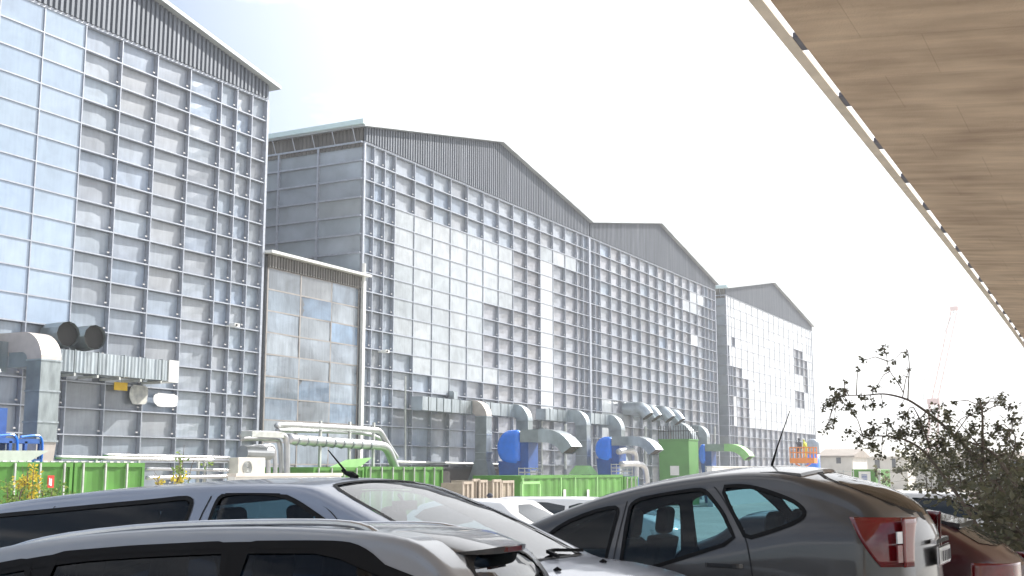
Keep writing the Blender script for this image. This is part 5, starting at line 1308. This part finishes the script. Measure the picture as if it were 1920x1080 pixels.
def leaf(b, p, s, rr):
    d = Vector((rr.uniform(-1,1), rr.uniform(-1,1), rr.uniform(-.8,.5))).normalized(); n = Vector((rr.uniform(-1,1), rr.uniform(-1,1), rr.uniform(-1,1)))
    w = d.cross(n).normalized()*s*.3; u = d.cross(w).normalized()*s*.08; p = Vector(p)
    b.add([p, p+d*s*.45+w+u, p+d*s, p+d*s*.45-w+u, p+d*s*.5], [(0,1,4), (1,2,4), (2,3,4), (3,0,4)])
def at5(x, y, Y): return ony(x/4.5+1520, y/4.5+620, Y)
def at6(x, y, Y): return ony(x/4.5+1560, y/4.5+840, Y)
rt = random.Random(21)
def shrub(name, label, cat, base, stems, clusters, lm, Y0, lsize, group=None, twig=True):
    t = thing(name, base, label, cat, group)
    allp = []
    for pts, r0, r1 in stems:
        sp = smooth_open(pts, 2); n = len(sp); allp += [Vector(p) for p in sp]
        b = MB(); b.tube(sp, [lerp(r0, r1, i/(n-1)) for i in range(n)], 7); b.build('branch', M['bark'], t, smooth=True)
    b = MB(); tw = MB()
    for c, rad, n in clusters:
        c = Vector(c)
        near = min(allp, key=lambda q_: (q_-c).length) if allp else c
        if twig and (near-c).length > .05: tw.tube([near, near.lerp(c, .5)+Vector((0, 0, .05)), c], [.008, .006, .004], 4)
        for _ in range(max(2, n//7)):
            e = c+Vector((rt.gauss(0, .5), rt.gauss(0, .6), rt.gauss(0, .5)))*rad
            tw.tube([c, e], [.005, .002], 3)
            for _ in range(7):
                q_ = c.lerp(e, rt.uniform(.2, 1.1))+Vector((rt.gauss(0, .07), rt.gauss(0, .07), rt.gauss(0, .07)))*min(1, rad*3)
                leaf(b, q_, lsize*rt.uniform(.6, 1.3), rt)
    b.build('foliage', lm, t)
    if tw.v: tw.build('twigs', M['bark'], t)
    return t
Y0 = 16.0
cl5 = [(590,150,40),(610,180,30),(450,250,38),(400,320,25),(240,540,70),(200,600,60),(280,500,50),(160,620,60),(110,650,40),(320,640,60),(360,690,40),(430,560,45),(520,480,40),(560,470,25),(650,330,22),(740,430,36),(800,210,26),(700,260,28),(830,330,14),(150,790,60),(200,750,40),(120,860,30),(330,860,45),(400,930,55),(540,830,80),(470,850,50),(520,960,70),(660,780,45),(800,720,70),(780,850,100),(720,900,70),(930,850,110),(900,780,60),(1040,680,60),(1000,740,50),(1100,950,120),(1160,720,70),(1200,600,30),(1130,630,30),(1250,900,90),(1180,850,60),(1370,820,70),(1350,700,50),(1430,650,80),(1420,590,35),(1600,560,55),(1600,610,40),(1680,640,50),(1570,800,70),(1700,740,65),(1640,880,50),(1660,920,45),(1480,950,50),(1760,960,50),(1530,900,40),(610,620,30),(520,620,40),(460,640,25),(760,630,20),(280,420,20),(170,500,20)]
cl = []
for x, y, r_ in cl5:
    Yc = Y0+rt.uniform(-.7, .7); p = at5(x, y, Yc); rad = r_/4.5/FPX*18*.9; cl.append((p, rad*1.05, int(6+r_*r_/65)))
for x, y, r_ in [(700,60,90),(830,80,90),(980,60,100),(1080,160,110),(1200,60,110),(1330,110,110),(1450,60,110),(1250,230,120),(1400,270,110),(1520,200,100),(1130,290,70),(1350,380,90),(1540,350,90),(1450,430,80),(1590,120,80),(1000,150,60),(420,60,60),(620,30,50),(1560,470,80),(1400,520,60)]:
    Yc = Y0+rt.uniform(-.9, .9); p = at6(x, y, Yc); rad = r_/4.5/FPX*18*.9; cl.append((p, rad*1.1, int(r_*r_/115)))
P5 = lambda *a: [tuple(at5(x, y, Y0+(i*.05))) for i, (x, y) in enumerate(a)]
base = ony(1868, 1110, Y0)
end1 = [tuple(at6(1080, 420, Y0)), tuple(at6(1230, 660, Y0)), tuple(at6(1355, 930, Y0)), (base.x, Y0, ground(base.x, Y0)-.05)]
end2 = [tuple(at6(1330, 250, Y0)), tuple(at6(1490, 420, Y0)), tuple(at6(1560, 780, Y0)), (base.x+.25, Y0+.1, ground(base.x, Y0)-.05)]
stems = [(P5((230,560),(330,545),(480,545),(600,530),(700,545),(820,580),(900,630),(1000,700),(1100,780),(1200,870),(1300,970),(1380,1060))+end2, .004, .034),
 (P5((820,170),(835,300),(825,450),(820,580)), .005, .01), (P5((640,210),(655,330),(740,440),(780,520)), .004, .008),
 (P5((440,890),(600,888),(700,890),(850,940),(950,1010),(1010,1080))+end1, .005, .03),
 (P5((1440,640),(1450,720),(1450,900),(1450,1080))+[tuple(at6(1270, 140, Y0)), tuple(at6(1330, 250, Y0+.1))], .008, .03),
 (P5((1280,920),(1400,960),(1500,1000),(1590,1080))+[tuple(at6(1450, 160, Y0)), tuple(at6(1600, 380, Y0)), (base.x+.6, Y0+.3, ground(base.x, Y0)-.05)], .006, .035),
 (P5((870,650),(930,760),(960,860),(1010,1000)), .006, .015), (P5((1700,850),(1730,900),(1720,1000),(1690,1080)), .006, .012),
 (P5((1340,880),(1400,950),(1450,1000)), .006, .012)]
shrub('overhanging_shrub', 'tall straggly shrub with arching bare branches and dark leaf clumps at right', 'shrub', (base.x, Y0, ground(base.x, Y0)), stems, cl, M['leaf'], Y0, .052)
# dense dark bushes along the right edge
for i, (px, py, Y, r_, lb) in enumerate(((1905, 940, 19, .75, 'dense dark bush at the right edge beside the parked cars'), (1925, 1010, 14, .8, 'dark bush at the lower right corner'), (1800, 893, 34, 1.3, 'wide dark bush behind the white sport utility car'), (1865, 893, 38, 1.5, 'tall dark bush farthest back at the right edge'), (1735, 880, 62, 2.0, 'grey-green bush in front of the distant pale shed'), (1830, 872, 66, 2.4, 'broad grey-green bush before the long distant shed'))):
    p = ony(px, py, Y); gz = ground(p.x, Y); cl = []
    for _ in range(34):
        v = Vector((rt.gauss(0, .5), rt.gauss(0, .5), rt.gauss(0, .45)))*r_; cl.append((p+v, .3*max(1, r_*.8), 40))
    shrub('bush', lb, 'bush', (p.x, Y, gz), [([(p.x, Y, gz-.05), (p.x+.05, Y, (gz+p.z)/2), tuple(p)], .05, .02), ([(p.x+.1, Y, gz-.05), (p.x+.3, Y+.1, p.z+.2)], .03, .01)], cl, M['leaf'], Y, .1 if Y < 50 else .22, 'dark bushes at the right')
# yellow leaved plants at the left
def small_plant(px0, px1, pyt, pyb, X, label, mat_, n, lean=0):
    a = onx((px0+px1)/2, pyb, X); t = a.z; w = abs(onx(px1, pyb, X).y-onx(px0, pyb, X).y); h = onx((px0+px1)/2, pyt, X).z-t; cl = []; st = []
    gz = ground(X, a.y)
    for k in range(6):
        y = a.y+rt.uniform(-.45, .45)*w; z = t+h*rt.uniform(.55, 1.0); x = X+rt.uniform(-.3, .3)
        st.append(([(X, a.y, gz-.05), (lerp(X, x, .6), lerp(a.y, y, .6), lerp(t, z, .4)), (x, y, z)], .015, .004))
        for q_ in range(n): f_ = rt.random(); cl.append(((lerp(X, x, f_)+rt.gauss(0, .07), lerp(a.y, y, f_)+rt.gauss(0, .1), lerp(t-.3, z, f_)), .12, 10))
    return shrub('leafy_plant', label, 'plant', (X, a.y, gz), st, cl, mat_, 0, .085, 'leafy plants in front of the left container', False)
small_plant(35, 80, 872, 945, -20, 'yellow-leaved plant in front of the left green container', M['leaf_y'], 9)
small_plant(5, 45, 895, 950, -19.5, 'greenish plant at the far left in front of the green container', M['leaf_g'], 8)
small_plant(70, 105, 900, 948, -19, 'small yellow-green plant below the red notice', M['leaf_g'], 6)
small_plant(285, 350, 880, 915, -19, 'low yellow plant right of the left green containers', M['leaf_y'], 5)
small_plant(318, 356, 832, 905, -19.5, 'thin green plant rising in front of the pipe rack', M['leaf_g'], 3)
# ---------------------------------------------------------------- haze
hz = MB(); hz.box(-700, 700, -300, 900, -3.5, 75)
m = bpy.data.materials.new('haze'); m.use_nodes = True; nt = m.node_tree; nt.nodes.remove(nt.nodes['Principled BSDF'])
pv = nt.nodes.new('ShaderNodeVolumePrincipled'); pv.inputs['Color'].default_value = (.95,.97,1,1); pv.inputs['Density'].default_value = HAZE; pv.inputs['Anisotropy'].default_value = .3
nt.links.new(pv.outputs[0], nt.nodes['Material Output'].inputs['Volume'])
if HAZE > 0: tag(hz.build('haze', m), kind='stuff')
